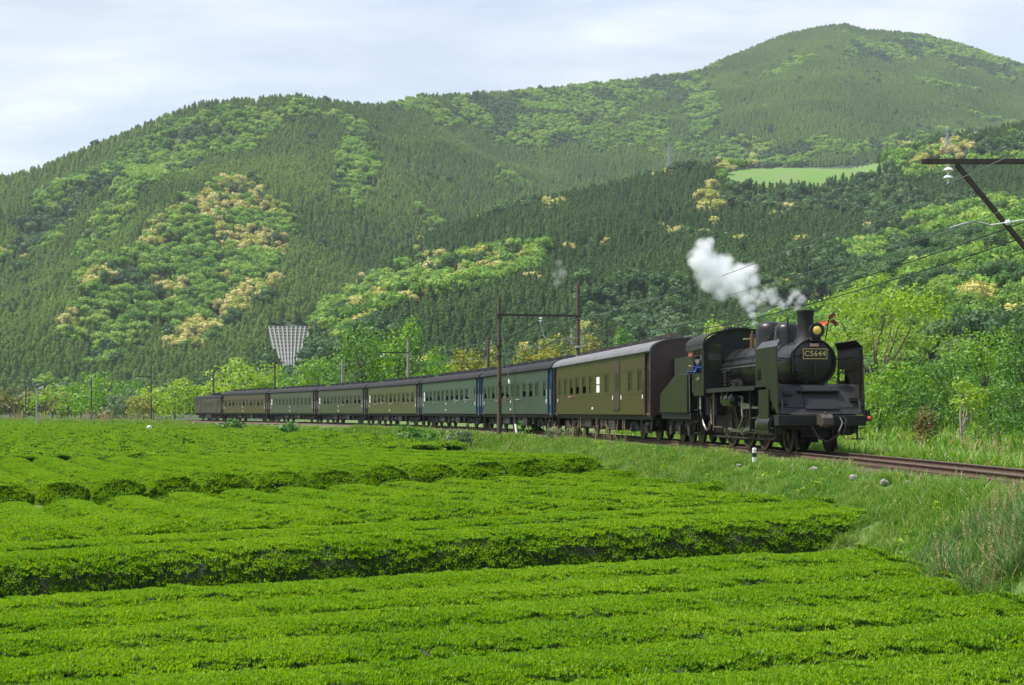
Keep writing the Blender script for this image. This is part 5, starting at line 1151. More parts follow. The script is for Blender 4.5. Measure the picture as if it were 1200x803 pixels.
for y, z in ((-.84, 1.60), (.98, 1.42), (-1.02, 1.34)):
    b = MB(); q = on_apron(z); b.box(X(q+.06), X(q-.10), y-.12, y+.12, z-.03, z+.0); b.box(X(q+.06), X(q-.03), y-.12, y+.12, z, z+.06); b.build('foot_step', M['black'], ap)
b = MB(); b.bar((X(on_apron(1.22)-.02), -1.15, 1.22), (X(on_apron(1.22)-.02), 1.15, 1.22), .012, .015); b.build('plate_seam', M['black'], ap)
b = MB(); b.box(X(.35), X(.0), -1.22, 1.22, .72, 1.0); b.prism([(1.22, 1.0), (1.22, .82), (.7, .60), (-.7, .60), (-1.22, .72), (-1.22, 1.0)], 0, X(.42), X(.36)); b.build('buffer_beam', Lf, loco, bevel=.012)
# coupler, hoses, marker lamps, steps, guard irons
b = MB(); b.box(X(.1), X(-.28), -.16, .16, .74, 1.0); b.prism([(X(-.25), .70), (X(-.25), 1.04), (X(-.42), 1.02), (X(-.52), .94), (X(-.52), .76), (X(-.42), .70)], 1, -.17, .13); b.cyl((X(-.36), -.05, .66), (X(-.36), -.05, 1.1), .04, n=8); b.bar((X(-.1), -.9, 1.03), (X(-.1), .25, 1.03), .025); cp = b.build('coupler', mat('worn_coupler', (.075, .062, .052), .6, noise=(9, (.03, .025, .02), .4, .65)), loco, bevel=.02)
b = MB(); b.tube([(X(-.02), .48, .95), (X(-.16), .50, .8), (X(-.2), .35, .45), (X(-.2), .05, .28), (X(-.18), -.2, .42), (X(-.12), -.32, .7)], .032, 8); b.tube([(X(-.02), .52, .98), (X(-.1), .62, .9), (X(-.12), .58, .6), (X(-.08), .5, .45)], .03, 8); b.build('brake_hose', M['black'], loco, smooth=60)
for s in (1, -1):
    if s > 0:
        b = MB(); b.cyl((X(.12), s*1.30, .92), (X(-.04), s*1.30, .92), .085, n=14); b.box(X(.2), X(.05), s*1.30-.05, s*1.30+.05, 1.0, 1.14); mk = b.build('marker_lamp', Lf, loco, smooth=40)
        b = MB(); b.lathe([(.062, 0), (.056, .025), (.03, .04), (0, .046)], (X(-.04), s*1.30, .92), (1, 0, 0), 14); b.build('red_lens', M['red'], mk, smooth=60)
    b = MB(); b.box(X(.5), X(.45), s*1.14-.02, s*1.14+.02, .36, .95); b.box(X(.6), X(.32), s*1.14-.13, s*1.14+.13, .34, .37); b.box(X(.6), X(.32), s*1.14-.13, s*1.14+.13, .64, .67); b.build('foot_step', Lf, loco)
    b = MB(); b.bar((X(.55), s*.56, .62), (X(.45), s*.56, .06), .035, .08); b.build('guard_iron', Lf, loco)
    b = MB(); b.tube([(X(.15), s*1.08, 1.02), (X(.12), s*1.08, 1.35), (X(.30), s*1.08, 1.42)], .018, 6); b.build('uncoupling_handle', M['rod'], loco)
# pinwheel behind the headlight
pw = empty('pinwheel', (0, 0, 0)); pw.scale = (.88,)*3; wm = loco.matrix_basis.copy(); pw.location = wm @ Vector((X(.72), .42, 3.60)); pw.rotation_euler = (0, 0, loco.rotation_euler.z-.25); tag(pw, 'red three bladed pinwheel fixed behind the brass rimmed headlight', 'pinwheel')
for k, (a, m_) in enumerate(((3.5, 'orange'), (1.0, 'maroon'), (-.35, 'maroon'))):
    b = MB(); c, s_ = math.cos(a), math.sin(a); u = Vector((0, c, s_)); v = Vector((0, -s_, c)); P0 = Vector((.0, 0, 0))
    b.add([P0, u*.14+v*.10+Vector((.05, 0, 0)), u*.29+v*.05, u*.27-v*.10+Vector((-.02, 0, 0)), u*.13-v*.03, P0+Vector((-.012, 0, 0)), u*.14+v*.10+Vector((.038, 0, 0)), u*.29+v*.05+Vector((-.012, 0, 0)), u*.27-v*.10+Vector((-.032, 0, 0)), u*.13-v*.03+Vector((-.012, 0, 0))],
          [(0, 1, 4), (1, 2, 4), (2, 3, 4), (5, 9, 6), (6, 9, 7), (7, 9, 8), (1, 6, 7, 2), (2, 7, 8, 3), (3, 8, 9, 4), (0, 5, 6, 1), (0, 4, 9, 5)]); b.build('vane', M[m_], pw)
    b = MB(); b.bar(u*.16+v*.09+Vector((.052, 0, 0)), u*.285+v*.052+Vector((.006, 0, 0)), .012); b.build('white_edge', M['white'], pw)
b = MB(); b.cyl((-.05, 0, 0), (.04, 0, 0), .035, n=8); b.cyl((-.04, 0, 0), (-.04, -.1, -.62), .018, n=6); b.build('post', Lf, pw)
# frames, cylinders, wheels and rods
b = MB()
for s in (-1, 1): b.box(X(9.0), X(.35), s*.42-.03, s*.42+.03, .55, 1.5)
b.box(X(2.2), X(.7), -.6, .6, .9, 1.8); b.build('main_frame', Lf, loco)
for s in (-1, 1):
    b = MB(); b.cyl((X(1.85), s*1.0, .74), (X(.75), s*1.0, .74), .29, n=20); b.cyl((X(.75), s*1.0, .74), (X(.66), s*1.0, .74), .25, n=20); b.cyl((X(.66), s*1.0, .74), (X(.58), s*1.0, .74), .10, n=12); b.cyl((X(1.8), s*1.0, 1.22), (X(.62), s*1.0, 1.22), .17, n=16); cy = b.build('cylinder', Lo, loco, smooth=35)
    b = MB(); b.box(X(1.82), X(.85), s*1.22-.02, s*1.22+.02, .5, 1.72); b.box(X(1.82), X(.85), min(s*.7, s*1.2), max(s*.7, s*1.2), 1.68, 1.72); b.build('cylinder_casing', dp, loco)
def spoked(r, y, s, nsp=14, cw=True):
    m = MB(); m.lathe([(r-.075, -.055), (r, -.055), (r+.005, .05), (r+.03, .06), (r+.03, .075), (r-.075, .075), (r-.085, .01)], (0, y, 0), (0, -s, 0), 34); m.cyl((0, y-.09, 0), (0, y+.09, 0), .14, n=14)
    for k in range(nsp):
        a = 2*PI*k/nsp; m.bar((.1*math.cos(a), y, .1*math.sin(a)), ((r-.06)*math.cos(a), y, (r-.06)*math.sin(a)), .05, .07, up=(0, 1, 0))
    return m
DQ = (3.35, 5.05, 6.95); CA = -.6
for q in DQ:
    for s in (-1, 1):
        r = .67; m = spoked(r, s*.545, -s); cw = [((r-.09)*math.cos(a), (r-.09)*math.sin(a)) for a in np.linspace(PI+CA-.75, PI+CA+.75, 8)]
        vs = [(x, s*.545-.045, z) for x, z in cw]+[(x, s*.545+.045, z) for x, z in cw]; k = len(cw); m.add(vs, [tuple(range(k)), tuple(range(2*k-1, k-1, -1))]+[(i, (i+1) % k, k+(i+1) % k, k+i) for i in range(k)])
        o = m.build('driving_wheel', M['wheel'], loco, smooth=30); o.location = (X(q), 0, r)
        b = MB(); b.cyl((X(q)+.27*math.cos(CA), s*.5, r+.27*math.sin(CA)), (X(q)+.27*math.cos(CA), s*.92, r+.27*math.sin(CA)), .065, n=10); b.build('crank_pin', M['rod'], loco)
    b = MB(); b.cyl((X(q), -.55, .67), (X(q), .55, .67), .085, n=10); b.build('axle', M['wheel'], loco)
for s in (-1, 1):
    m = spoked(.43, s*.545, -s, 10); o = m.build('pilot_wheel', M['wheel'], loco, smooth=30); o.location = (X(1.05), 0, .43)
b = MB(); b.cyl((X(1.05), -.55, .43), (X(1.05), .55, .43), .07, n=10); b.box(X(1.5), X(.6), -.4, .4, .4, .62); b.build('pilot_truck', Lf, loco)
cx, cz = .27*math.cos(CA), .27*math.sin(CA)
for s in (-1, 1):
    y = s*.74; b = MB(); b.bar((X(DQ[0])+cx, y, .67+cz), (X(DQ[2])+cx, y, .67+cz), .035, .105)
    for q in DQ: b.cyl((X(q)+cx, y-.035, .67+cz), (X(q)+cx, y+.035, .67+cz), .105, n=14)
    b.build('coupling_rod', M['rod'], loco)
    y = s*.86; b = MB(); b.bar((X(DQ[1])+cx, y, .67+cz), (X(2.75), y, .74), .035, .10); b.cyl((X(DQ[1])+cx, y-.04, .67+cz), (X(DQ[1])+cx, y+.04, .67+cz), .12, n=14); b.build('connecting_rod', M['rod'], loco)
    b = MB(); b.cyl((X(1.85), s*1.0, .74), (X(2.75), s*1.0, .74), .035, n=8); b.box(X(2.95), X(2.6), s*.92-.09, s*.92+.12, .62, .86); b.build('crosshead', M['rod'], loco)
    b = MB(); b.bar((X(1.85), s*.98, .92), (X(3.3), s*.98, .92), .09, .06); b.bar((X(1.85), s*.98, .56), (X(3.3), s*.98, .56), .09, .06); b.box(X(3.38), X(3.3), s*.98-.08, s*.98+.08, .5, 1.75); b.build('slide_bar', Lf, loco)
    b = MB(); y = s*.98; b.tube([(X(4.35), y, 1.55), (X(4.42), y, 1.25), (X(4.35), y, .95)], .045, 6); b.bar((X(4.4), y+s*.03, 1.22), (X(2.0), y+s*.03, 1.22), .03, .06); b.bar((X(DQ[1])+.05, y-s*.02, .52), (X(4.38), y-s*.02, .98), .03, .055); b.bar((X(2.3), y+s*.04, 1.24), (X(2.85), y+s*.04, .62), .03, .06); b.bar((X(4.4), y, 1.55), (X(5.6), y, 1.62), .03, .05); b.bar((X(3.3), y, 1.25), (X(4.8), y, 1.35), .05, .12); b.build('valve_gear', M['rod'], loco)
    b = MB(); b.cyl((X(6.05), s*1.02, 1.47), (X(4.95), s*1.02, 1.47), .225, n=20); b.lathe([(.225, 0), (.19, .05), (.1, .08), (0, .09)], (X(4.95), s*1.02, 1.47), (1, 0, 0), 20)
    for q in (5.2, 5.8): b.box(X(q+.03), X(q-.03), s*1.02-.235, s*1.02+.235, 1.47, 1.74)
    b.build('air_reservoir', dp, loco, smooth=35)
    b = MB(); b.tube([(X(8.9), s*1.15, 1.6), (X(8.8), s*1.18, 1.2), (X(8.5), s*1.15, .7), (X(8.3), s*1.1, .5), (X(8.0), s*1.1, .55), (X(7.8), s*1.1, .8)], .045, 8); b.tube([(X(7.3), s*1.1, 1.7), (X(7.6), s*1.12, 1.55), (X(7.65), s*1.12, 1.0), (X(7.6), s*1.1, .7)], .03, 6); b.build('injector_pipe', M['rod'] if s < 0 else Lf, loco, smooth=60)
    b = MB(); b.cyl((X(7.35), s*1.1, .5), (X(7.35), s*1.1, 1.7), .035, n=8); b.bar((X(7.35), s*1.1, .62), (X(6.6), s*1.0, .62), .05); b.build('drain_pipe', M['pipe'], loco)
    b = MB(); b.box(X(8.6), X(8.55), s*1.2-.02, s*1.2+.02, .35, 1.66); b.box(X(9.05), X(9.0), s*1.2-.02, s*1.2+.02, .35, 1.66)
    for z in (.38, .75, 1.15): b.box(X(9.05), X(8.55), s*1.22-.12, s*1.22+.08, z, z+.03)
    b.build('cab_step', Lf, loco)
b = MB()
for q in (4.2, 6.0): b.box(X(q+.06), X(q-.06), -.66, .66, .3, .9)
b.box(X(9.2), X(7.8), -.9, .9, 1.0, 1.62); b.build('ash_pan', Lf, loco)
b = MB()                                         # brake gear and stays, with solid dark boxes added for the shade underneath
for q in (2.4, 4.2, 6.0, 7.8):
    for s in (-1, 1): b.box(X(q+.16), X(q-.16), s*.50-.10, s*.50+.14, .22, .85); b.bar((X(q), s*.58, .3), (X(q), s*.58, 1.3), .07)
    b.box(X(q+.1), X(q-.1), -.6, .6, .24, .40)
b.box(X(8.9), X(2.0), -.36, .36, .36, 1.2); b.box(X(8.95), X(6.9), -.62, .62, .42, 1.0); b.bar((X(8.9), -.66, .30), (X(2.2), -.66, .30), .05); b.build('brake_gear_dark_fill', M['underframe'], loco)
# cab
cabp = paint('cab_black', (.012, .013, .011), .28, spec=.4); CB0, CB1, cw = 7.85, 9.25, 1.3
b = MB(); q0, q1 = CB0, CB1
for s in (-1, 1):
    y0, y1 = (s*cw-.015, s*cw+.015)
    b.box(X(q1), X(q0), y0, y1, 1.64, 2.40); b.box(X(q0+.30), X(q0), y0, y1, 2.40, 3.34); b.box(X(q1), X(q0+.30), y0, y1, 3.14, 3.34); b.box(X(q1), X(q1-.12), y0, y1, 2.40, 3.14)
b.build('cab_side', cabp, loco)
carch = [(1.36*math.cos(a), 3.30+.50*math.sin(a)**.85) for a in np.linspace(0, PI, 15)]
b = MB()                                         # front wall with two arched look-out windows, built as strips round the openings
def wall(y0, y1, z0, z1, top=None): b.box(X(q0+.03), X(q0), y0, y1, z0, z1)
for s in (-1, 1):
    def yy(a, c): return (min(s*a, s*c), max(s*a, s*c))
    wall(*yy(.66, 1.285), 1.66, 2.55); wall(*yy(1.16, 1.285), 2.55, 3.3); wall(*yy(.60, .72), 2.55, 3.3)
b.prism([(y, z) for y, z in [(1.285, 3.3)]+[(y*.94, z-.03) for y, z in carch][1:-1]+[(-1.285, 3.3), (-1.16, 3.28), (-.94, 3.36), (-.72, 3.28), (-.6, 3.2), (.6, 3.2), (.72, 3.28), (.94, 3.36), (1.16, 3.28)]], 0, X(q0+.03), X(q0)); cf = b.build('cab_front', Lf, loco)
for s in (-1, 1):
    b = MB(); b.prism([(s*.722, 2.552), (s*1.158, 2.552), (s*1.158, 3.27), (s*1.06, 3.33), (s*.94, 3.35), (s*.82, 3.33), (s*.722, 3.27)], 0, X(q0+.02), X(q0+.012)); b.build('cab_window', M['glass'], cf)
    b = MB(); b.box(X(q0-.005), X(q0-.03), min(s*.70, s*1.18), max(s*.70, s*1.18), 2.50, 2.53); b.build('window_sill', M['apron'], cf)
b = MB(); ro = [(y, z+.03) for y, z in carch]; ri = [(y*.985, z-.005) for y, z in carch]; b.prism(ro+ri[::-1], 0, X(10.2), X(CB0-.12)); rf = b.build('cab_roof', Lf, loco, smooth=40)
b = MB()
for s in (-1, 1): b.box(X(10.15), X(CB0-.1), min(s*1.345, s*1.37), max(s*1.345, s*1.37), 3.16, 3.31)
b.box(X(9.0), X(8.4), -.35, .35, 3.80, 3.9); b.build('roof_edge', M['apron'], rf)
b = MB(); b.box(X(9.95), X(9.35), -1.33, -1.3, 2.98, 3.16); b.build('wooden_shade', M['brick'], loco)
b = MB(); b.box(X(9.2), X(7.9), -1.25, 1.25, 1.62, 1.68); b.build('cab_floor', Lf, loco)
b = MB(); b.box(X(7.98), X(7.89), -.72, .72, 1.7, 3.24); b.box(X(9.28), X(9.24), -1.2, -.5, 1.66, 2.5); b.box(X(9.28), X(9.24), .5, 1.2, 1.66, 2.5); b.build('backhead', M['black'], loco)
b = MB(); b.box(X(9.1), X(8.62), -1.2, -.75, 1.68, 2.12); b.build('driver_seat', M['black'], loco)
b = MB(); b.box(X(8.95), X(8.35), -1.328, -1.317, 2.1, 2.28); cpn = b.build('cab_number_plate', M['black'], loco)
tm2 = text_mesh('C5644', .15, .003, 'cab_lettering'); tm2.materials.append(M['brass']); to = link('cab_lettering', tm2, cpn); to.location = (X(8.65), -1.331, 2.19); to.rotation_euler = (PI/2, 0, 0)
b = MB(); b.box(X(9.24), X(9.21), -1.36, -1.32, 1.75, 2.9); b.build('grab_rail', M['rod'], loco)
# driver
dme, DJ = sitter(M['shirt_blue'], True, .50, True); o = link('person', dme); o.location = loco.matrix_basis @ Vector((X(8.80), -.87, 2.12)); o.rotation_euler = (0, 0, loco.rotation_euler.z+.42)
tag(o, 'locomotive driver in a blue jacket, dark cap and white mask leaning from the cab', 'person')
x, y, z = DJ['head'][:3]
b = MB(); b.lathe([(.10, -.01), (.105, .03), (.11, .075), (.05, .10), (0, .105)], (x, y, z+.02), (0, -.05, 1), 14); b.box(x-.07, x+.07, y-.17, y-.07, z+.035, z+.05); b.build('cap', M['hair'], o, smooth=50)
b = MB(); b.lathe([(.088, -.03), (.094, .02), (.09, .06), (.05, .085)], (x, y+.035, z-.05), (0, -1, -.12), 14); b.build('face_mask', M['hat'], o, smooth=60)
face_mb(DJ).build('face', M['skin'], o)
# tender: cut-down side tanks, narrow bunker full of coal, three axles
td = vehicle('coal_tender', -5.2, -.5, 'black cut down coal tender between the cab and the first coach', 'tender'); XT = lambda q: 2.35-(q-9.9)
tp = paint('tender_black', (.014, .015, .011), .2, spec=.5)
b = MB()
for s in (-1, 1):
    b.prism([(XT(10.25), 1.08), (XT(10.25), 2.42), (XT(11.9), 2.42), (XT(14.2), 1.78), (XT(14.2), 1.08)], 1, min(s*.7, s*1.3), max(s*.7, s*1.3))
b.build('side_tank', tp, td, bevel=.02)
b = MB(); b.box(XT(14.2), XT(10.25), -.695, .695, 1.08, 2.3); b.build('water_tank', Lf, td)
b = MB()
for s in (-1, 1): b.box(XT(13.1), XT(10.6), s*1.0-.015, s*1.0+.015, 2.425, 3.05)
b.box(XT(13.1), XT(13.07), -.98, .98, 2.302, 3.05); b.box(XT(10.63), XT(10.6), -.98, .98, 2.302, 2.9); b.build('bunker', paint('bunker_black', (.020, .022, .017), .3), td)
cl_ = MB(); n_ = 14; P = np.array([[(XT(13.05-2.4*i/n_), -.97+1.94*j/n_, 2.85+.32*math.sin(PI*i/n_)*math.sin(PI*j/n_)+random.uniform(-.05, .05)) for j in range(n_+1)] for i in range(n_+1)])
link('coal_heap', grid_mesh('coal_heap', P, [M['coal']], smooth=False), td)
b = MB(); b.box(XT(14.3), XT(10.1), -1.2, 1.2, .86, 1.075); b.box(XT(14.1), XT(10.3), -.45, .45, .3, .86); b.build('tender_frame', Lf, td)  # frame, plus an inner box added for the shade between the wheels
for s in (-1, 1):
    b = MB(); b.prism([(XT(10.4), .85), (XT(14.1), .85), (XT(13.9), .5), (XT(13.0), .42), (XT(12.5), .62), (XT(12.0), .62), (XT(11.4), .42), (XT(10.6), .5)], 1, s*.92-.03, s*.92+.03)
    for q in (10.95, 12.25, 13.55): b.box(XT(q+.14), XT(q-.14), s*.98-.08, s*.98+.08, .28, .62); b.tube([(XT(q+.45), s*1.0, .74), (XT(q), s*1.0, .64), (XT(q-.45), s*1.0, .74)], .04, 6)
    b.build('axle_guard', M['underframe'], td)
coach_wheels(td, (XT(10.95), XT(12.25), XT(13.55)))
b = MB(); b.box(XT(15.0), XT(14.2), -.12, .12, .78, .98); b.box(XT(10.2), XT(9.4), -.1, .1, .8, .95); b.build('coupler', Lf, td)
b = MB(); b.tube([(XT(10.22), -1.2, 1.1), (XT(10.22), -1.22, 2.5)], .02, 6); b.build('handrail', M['rod'], td)
# drawbar plate between engine and tender
# ------------------------------------------------------------------ overhead line: poles, arms, insulators, wires
M['pole_wood'] = mat('weathered_pole', (.115, .085, .065), .9, noise=(5, (.065, .045, .036), .4, .65), streak=(6, 6, .6), bump=(30, .5, .01))
M['pole_grey'] = mat('concrete_pole', (.36, .34, .30), .85, noise=(4, (.25, .23, .2), .4, .65))
M['steel'] = mat('dark_steel', (.045, .038, .034), .55, metal=.4, noise=(8, (.08, .05, .035), .45, .7))
M['galv'] = mat('galvanised_steel', (.42, .44, .45), .45, metal=.5)
M['porcelain'] = mat('porcelain', (.72, .73, .74), .15)
M['wire'] = mat('wire', (.16, .18, .17), .5, metal=.4); M['cable'] = mat('black_cable', (.015, .015, .016), .6)
M['stone'] = mat('pale_stone', (.27, .255, .235), .9, noise=(7, (.16, .15, .135), .4, .65), bump=(12, .6, .03))
M['concrete'] = mat('pale_concrete', (.21, .21, .205), .85, noise=(.35, (.12, .125, .115), .4, .65))
def insul(x, y, z, drop=.42, r=.11):
    m = MB(); m.cyl((x, y, z), (x, y, z-drop), .022, n=8)
    for k in range(2): zz = z-.12-.16*k; m.lathe([(.03, .05), (r*.6, .035), (r, -.01), (r*.9, -.03), (.03, -.02)], (x, y, zz), (0, 0, 1), 16)
    return m
def pole_thing(name, px, off, ztop, label, mt='pole_wood', r=.15, a=None, group='wooden poles along the railway'):
    a = arc_of_px(px, off) if a is None else a; p = track(a, off); zb = float(ground_z(p.x, p.y))-.3
    root = empty(name, (p.x, p.y, 0), track_th(a), label, 'pole', group)
    m = MB(); m.tube([(0, 0, zb), (.01, 0, (zb+ztop)/2), (0, 0, ztop)], r, 10, r*.72); m.build('pole_shaft', M[mt], root, smooth=50)
    return root, a
def arm(root, z, x0, x1, w=.10):
    MB().bar((x0, -.12, z), (x1, -.12, z), w*.7, w).build('cross_arm', M['steel'], root)
def fittings(root, zs):
    m = MB()
    for z in zs: m.bar((-.35, .1, z), (.35, .1, z), .07); m.cyl((-.28, .1, z), (-.28, .1, z+.2), .045, n=8); m.cyl((.28, .1, z), (.28, .1, z+.2), .045, n=8)
    m.build('insulator_bracket', M['galv'], root)
SUP = {}                                             # support heights of the wires, by arc length
# the gantry over the second coach
gl = arc_of_px(585, -2.45)
gt = empty('line_gantry', tuple(track(gl)), track_th(gl), 'brown two post gantry over the track at the blue green second coach', 'gantry')
for off, zt in ((-2.45, 7.85), (2.35, 8.75)):
    zb = float(ground_z(*track(gl, off)[:2]))-.3; m = MB(); m.tube([(off, 0, zb), (off+.01, 0, 4), (off, 0, zt)], .14, 10, .105); po = m.build('post', M['pole_wood'], gt, smooth=50)
    m = MB()
    for z in (6.83, 5.0, 4.4): m.cyl((off, 0, z-.06), (off, 0, z+.06), .19, n=10)
    m.box(off-.1, off+.1, -.24, -.17, 2.6, 2.85) if off < 0 else None
    m.build('clamp_band', M['galv'] if off > 0 else M['steel'], po)
MB().bar((-2.6, -.2, 6.83), (2.5, -.2, 6.83), .10, .13).build('cross_beam', M['steel'], gt)
MB().bar((-2.45, -.1, 5.2), (-.25, -.1, 6.35), .05).build('bracket_arm', M['steel'], gt)
insul(0, -.2, 6.78, .46, .13).build('insulator', M['porcelain'], gt, smooth=40)
m = MB(); m.bar((0, -.2, 6.3), (.35, -.2, 5.3), .035); m.bar((2.2, -.1, 5.55), (.3, -.1, 5.3), .03); m.build('steady_arm', M['galv'], gt)
m = MB()
for z in (5.9, 5.55, 5.2): m.bar((1.95, .15, z), (2.75, .15, z), .06); m.cyl((2.0, .15, z), (2.0, .15, z+.2), .05, n=8); m.cyl((2.7, .15, z), (2.7, .15, z+.2), .05, n=8)
m.build('insulator_bracket', M['galv'], gt)
SUP[gl] = 6.32
# guy wire with its white sleeve
g0 = gt.matrix_basis @ Vector((-2.4, 0, 6.6)); gx = at(606, 505, g0.y-2.0); gx.z = float(ground_z(gx.x, gx.y)); gw = empty('guy_wire', tuple(gx), 0, 'guy wire with a white sleeve staying the left gantry post', 'guy wire')
m = MB(); m.tube([(0, 0, -.1), tuple(g0-gx)], .014, 5); m.build('wire', M['wire'], gw)
dv = (g0-gx).normalized(); m = MB(); m.cyl(tuple(dv*.1), tuple(dv*.72), .075, n=10); m.build('sleeve', M['white'], gw)
m = MB(); m.cyl(tuple(dv*3.2), tuple(dv*3.45), .06, n=8); m.build('insulator', M['porcelain'], gw)
# the cantilever at the right: its pole stands just outside the view
an = arc_of_px(1110, 0.0); pn = track(an); ct = empty('cantilever_pole', tuple(pn), 0.0, 'steel cantilever arm with insulator reaching in from the right edge', 'pole')
m = MB(); m.tube([(2.75, 0, -1.0), (2.75, 0, 8.6)], .16, 10, .12); m.build('pole_shaft', M['pole_wood'], ct, smooth=50)
zb_ = ZC+(HZ-190)/F*pn.y
MB().bar((-.55, -.05, zb_), (2.9, -.05, zb_), .09, .10).build('cross_arm', M['steel'], ct)
MB().bar((.18, -.02, zb_-.05), (2.75, -.02, ZC+(HZ-368)/F*pn.y), .07, .09).build('brace', M['steel'], ct)
insul(0, -.05, zb_-.05, .42, .115).build('insulator', M['porcelain'], ct, smooth=40)
zc_ = ZC+(HZ-268)/F*pn.y
m = MB(); m.tube([(.02, -.1, zc_), (.28, -.1, zc_+.08), (.50, -.1, zc_+.13), (.75, -.1, zc_+.09), (.85, -.1, zc_+.06)], .022, 6); m.build('steady_arm', M['galv'], ct)
m = MB(); m.tube([(.85, -.1, zc_+.06), (1.5, -.1, zc_+.16), (2.7, -.1, zc_+.3)], .014, 6); m.lathe([(.02, -.06), (.06, -.03), (.06, .03), (.02, .06)], (1.22, -.1, zc_+.11), (1, 0, .15), 10); m.build('insulator_rod', M['porcelain'], ct)
zm = zb_-.46; SUP[an] = zm
# single poles further along
for px, off, zt, armz, lb, mt in ((478, 2.4, 8.0, 6.75, 'pale pole with a single arm above the olive coach', 'pole_grey'), (572, 2.6, 6.9, None, 'dark bare pole behind the blue green coaches', 'pole_wood'), (401, 2.6, 6.9, None, 'pale pole above the dull green coach without an arm', 'pole_grey'),
                                  (322, 2.3, 8.4, 6.9, 'pole with arm before the yellow green tree', 'pole_wood'), (250, 2.6, 7.2, None, 'slim pole above the electric locomotive', 'pole_wood'), (177, 2.3, 8.6, 6.9, 'tall brown pole left of the train with a short arm', 'pole_wood'),
                                  (107, 2.4, 7.4, None, 'slim pole before the rounded tree at far left', 'pole_wood'), (30, 2.3, 8.2, 7.4, 'leftmost railway pole with an arm reaching left', 'pole_wood')):
    rt, a = pole_thing('line_pole', px, off, zt, lb, mt); fittings(rt, (zt-1.5,) if armz else (zt-.5, zt-.95))
    if armz:
        arm(rt, armz, .1, -off-.5); insul(-off, -.12, armz-.05, .42, .12).build('insulator', M['porcelain'], rt, smooth=40); SUP[a] = armz-.46
def wire(name, pts, r, mt, label, cat='wire', sag=.35):
    P = []
    for p, q in zip(pts[:-1], pts[1:]):
        for k in range(14):
            f = k/14; v = p.lerp(q, f); v.z -= sag*4*f*(1-f)*min(1, (q-p).length/50); P.append(v)
    P.append(pts[-1]); m = MB(); o0 = P[0].copy(); m.tube([v-o0 for v in P], r, 5); o = m.build(name, M[mt], None); o.location = o0; tag(o, label, cat); return o
sup = sorted(SUP.items()); mes = [track(-48, 0, zm+.75)]+[track(a, 0, z) for a, z in sup]
wire('messenger_wire', mes, .011, 'wire', 'greenish messenger wire hung from the insulators over the track', sag=.55)
con = [track(-48, .0, zc_+.15)]+[track(a, (.02 if i % 2 else .2), max(4.9, zc_)) for i, (a, z) in enumerate(sup)]
wire('contact_wire', con, .009, 'wire', 'thin contact wire running below the messenger wire over the track', sag=.05)
dm = MB(); base = track(an, 0, 0)
for a in np.arange(an-5.2, gl, 5.0):
    i = max(0, min(len(sup)-2, sum(1 for q in sup if q[0] < a)-1)); 
    (a0, z0), (a1, z1) = ((-48, zm+.75), sup[0]) if a < sup[0][0] else (sup[i], sup[i+1]); f = (a-a0)/(a1-a0); L_ = (track(a1)-track(a0)).length
    zt = z0+(z1-z0)*f-.55*4*f*(1-f)*min(1, L_/50); p = track(a, .05); dm.cyl((p.x-base.x, p.y-base.y, zc_), (p.x-base.x, p.y-base.y, zt), .006, n=4)
o = dm.build('dropper_wires', M['wire']); o.location = base; tag(o, 'short vertical droppers between messenger and contact wire', 'wire', kind='stuff')
for dz, lb in ((0, 'upper black cable sagging from the right edge towards the maple'), (-.34, 'lower black cable sagging from the right edge towards the maple')):
    wire('line_cable', [track(-48, 2.75, 5.5+dz), track(an, 2.75, 5.45+dz), track(gl, 2.7, 5.75+dz), track(arc_of_px(478, 2.4), 2.7, 6.2+dz)], .016, 'cable', lb, 'cable', sag=.75)

# ------------------------------------------------------------------ pylons, field, slope frame, road
def pylon(px, ybase, ytop, label):
    p = terr_hit(px, ybase); s = F/p.y; H = (ybase-ytop)/s; z0 = float(terr(p.x, p.y)[0]); rt = empty('power_pylon', (p.x, p.y, z0), .3, label, 'pylon', 'lattice pylons on the ridge'); w0, w1 = H*.075, H*.018
    def c(i, f): w = w0+(w1-w0)*min(1, f/.8); return Vector(((-1, 1, 1, -1)[i]*w, (-1, -1, 1, 1)[i]*w, H*f))
    for i in range(4): m = MB(); m.bar(c(i, -.05), c(i, .8), .26); m.bar(c(i, .8), (0, 0, H), .2); m.build('leg', M['galv'], rt)
    m = MB(); fs = [0, .17, .32, .45, .56, .65, .73, .8]
    for f0, f1 in zip(fs[:-1], fs[1:]):
        for i in range(4): j = (i+1) % 4; m.bar(c(i, f0), c(j, f1), .09); m.bar(c(j, f0), c(i, f1), .09); m.bar(c(i, f1), c(j, f1), .09)
    m.build('bracing', M['galv'], rt)
    for f in (.68, .79, .90): m = MB(); m.bar((-H*.11, 0, H*f), (H*.11, 0, H*f), .3); m.bar((-H*.11, 0, H*f), (0, 0, H*(f+.05)), .22); m.bar((H*.11, 0, H*f), (0, 0, H*(f+.05)), .22); m.build('cross_arm', M['galv'], rt)
pylon(784, 212, 170, 'lattice pylon on the ridge in the middle of the view'); pylon(1110, 190, 149, 'lattice pylon above the cantilever arm at right')
M['meadow'] = mat('hill_meadow', (.095, .20, .025), .9, noise=(.05, (.13, .19, .05), .42, .62))
bx0, bx1 = 840, 1050
GXp, GYp = np.arange(bx0, bx1, 3), np.arange(190, 224, 1.0); pts = np.zeros((len(GXp), len(GYp), 3)); keep = np.zeros((len(GXp)-1, len(GYp)-1), bool)
for i, x in enumerate(GXp):
    for j, y in enumerate(GYp):
        h = terr_hit(float(x), float(y), 500, 1500)
        if h is None: h = Vector((X_at(x, 1000), 1000, 200))
        pts[i, j] = (h.x, h.y, float(terr(h.x, h.y)[0])+.8)
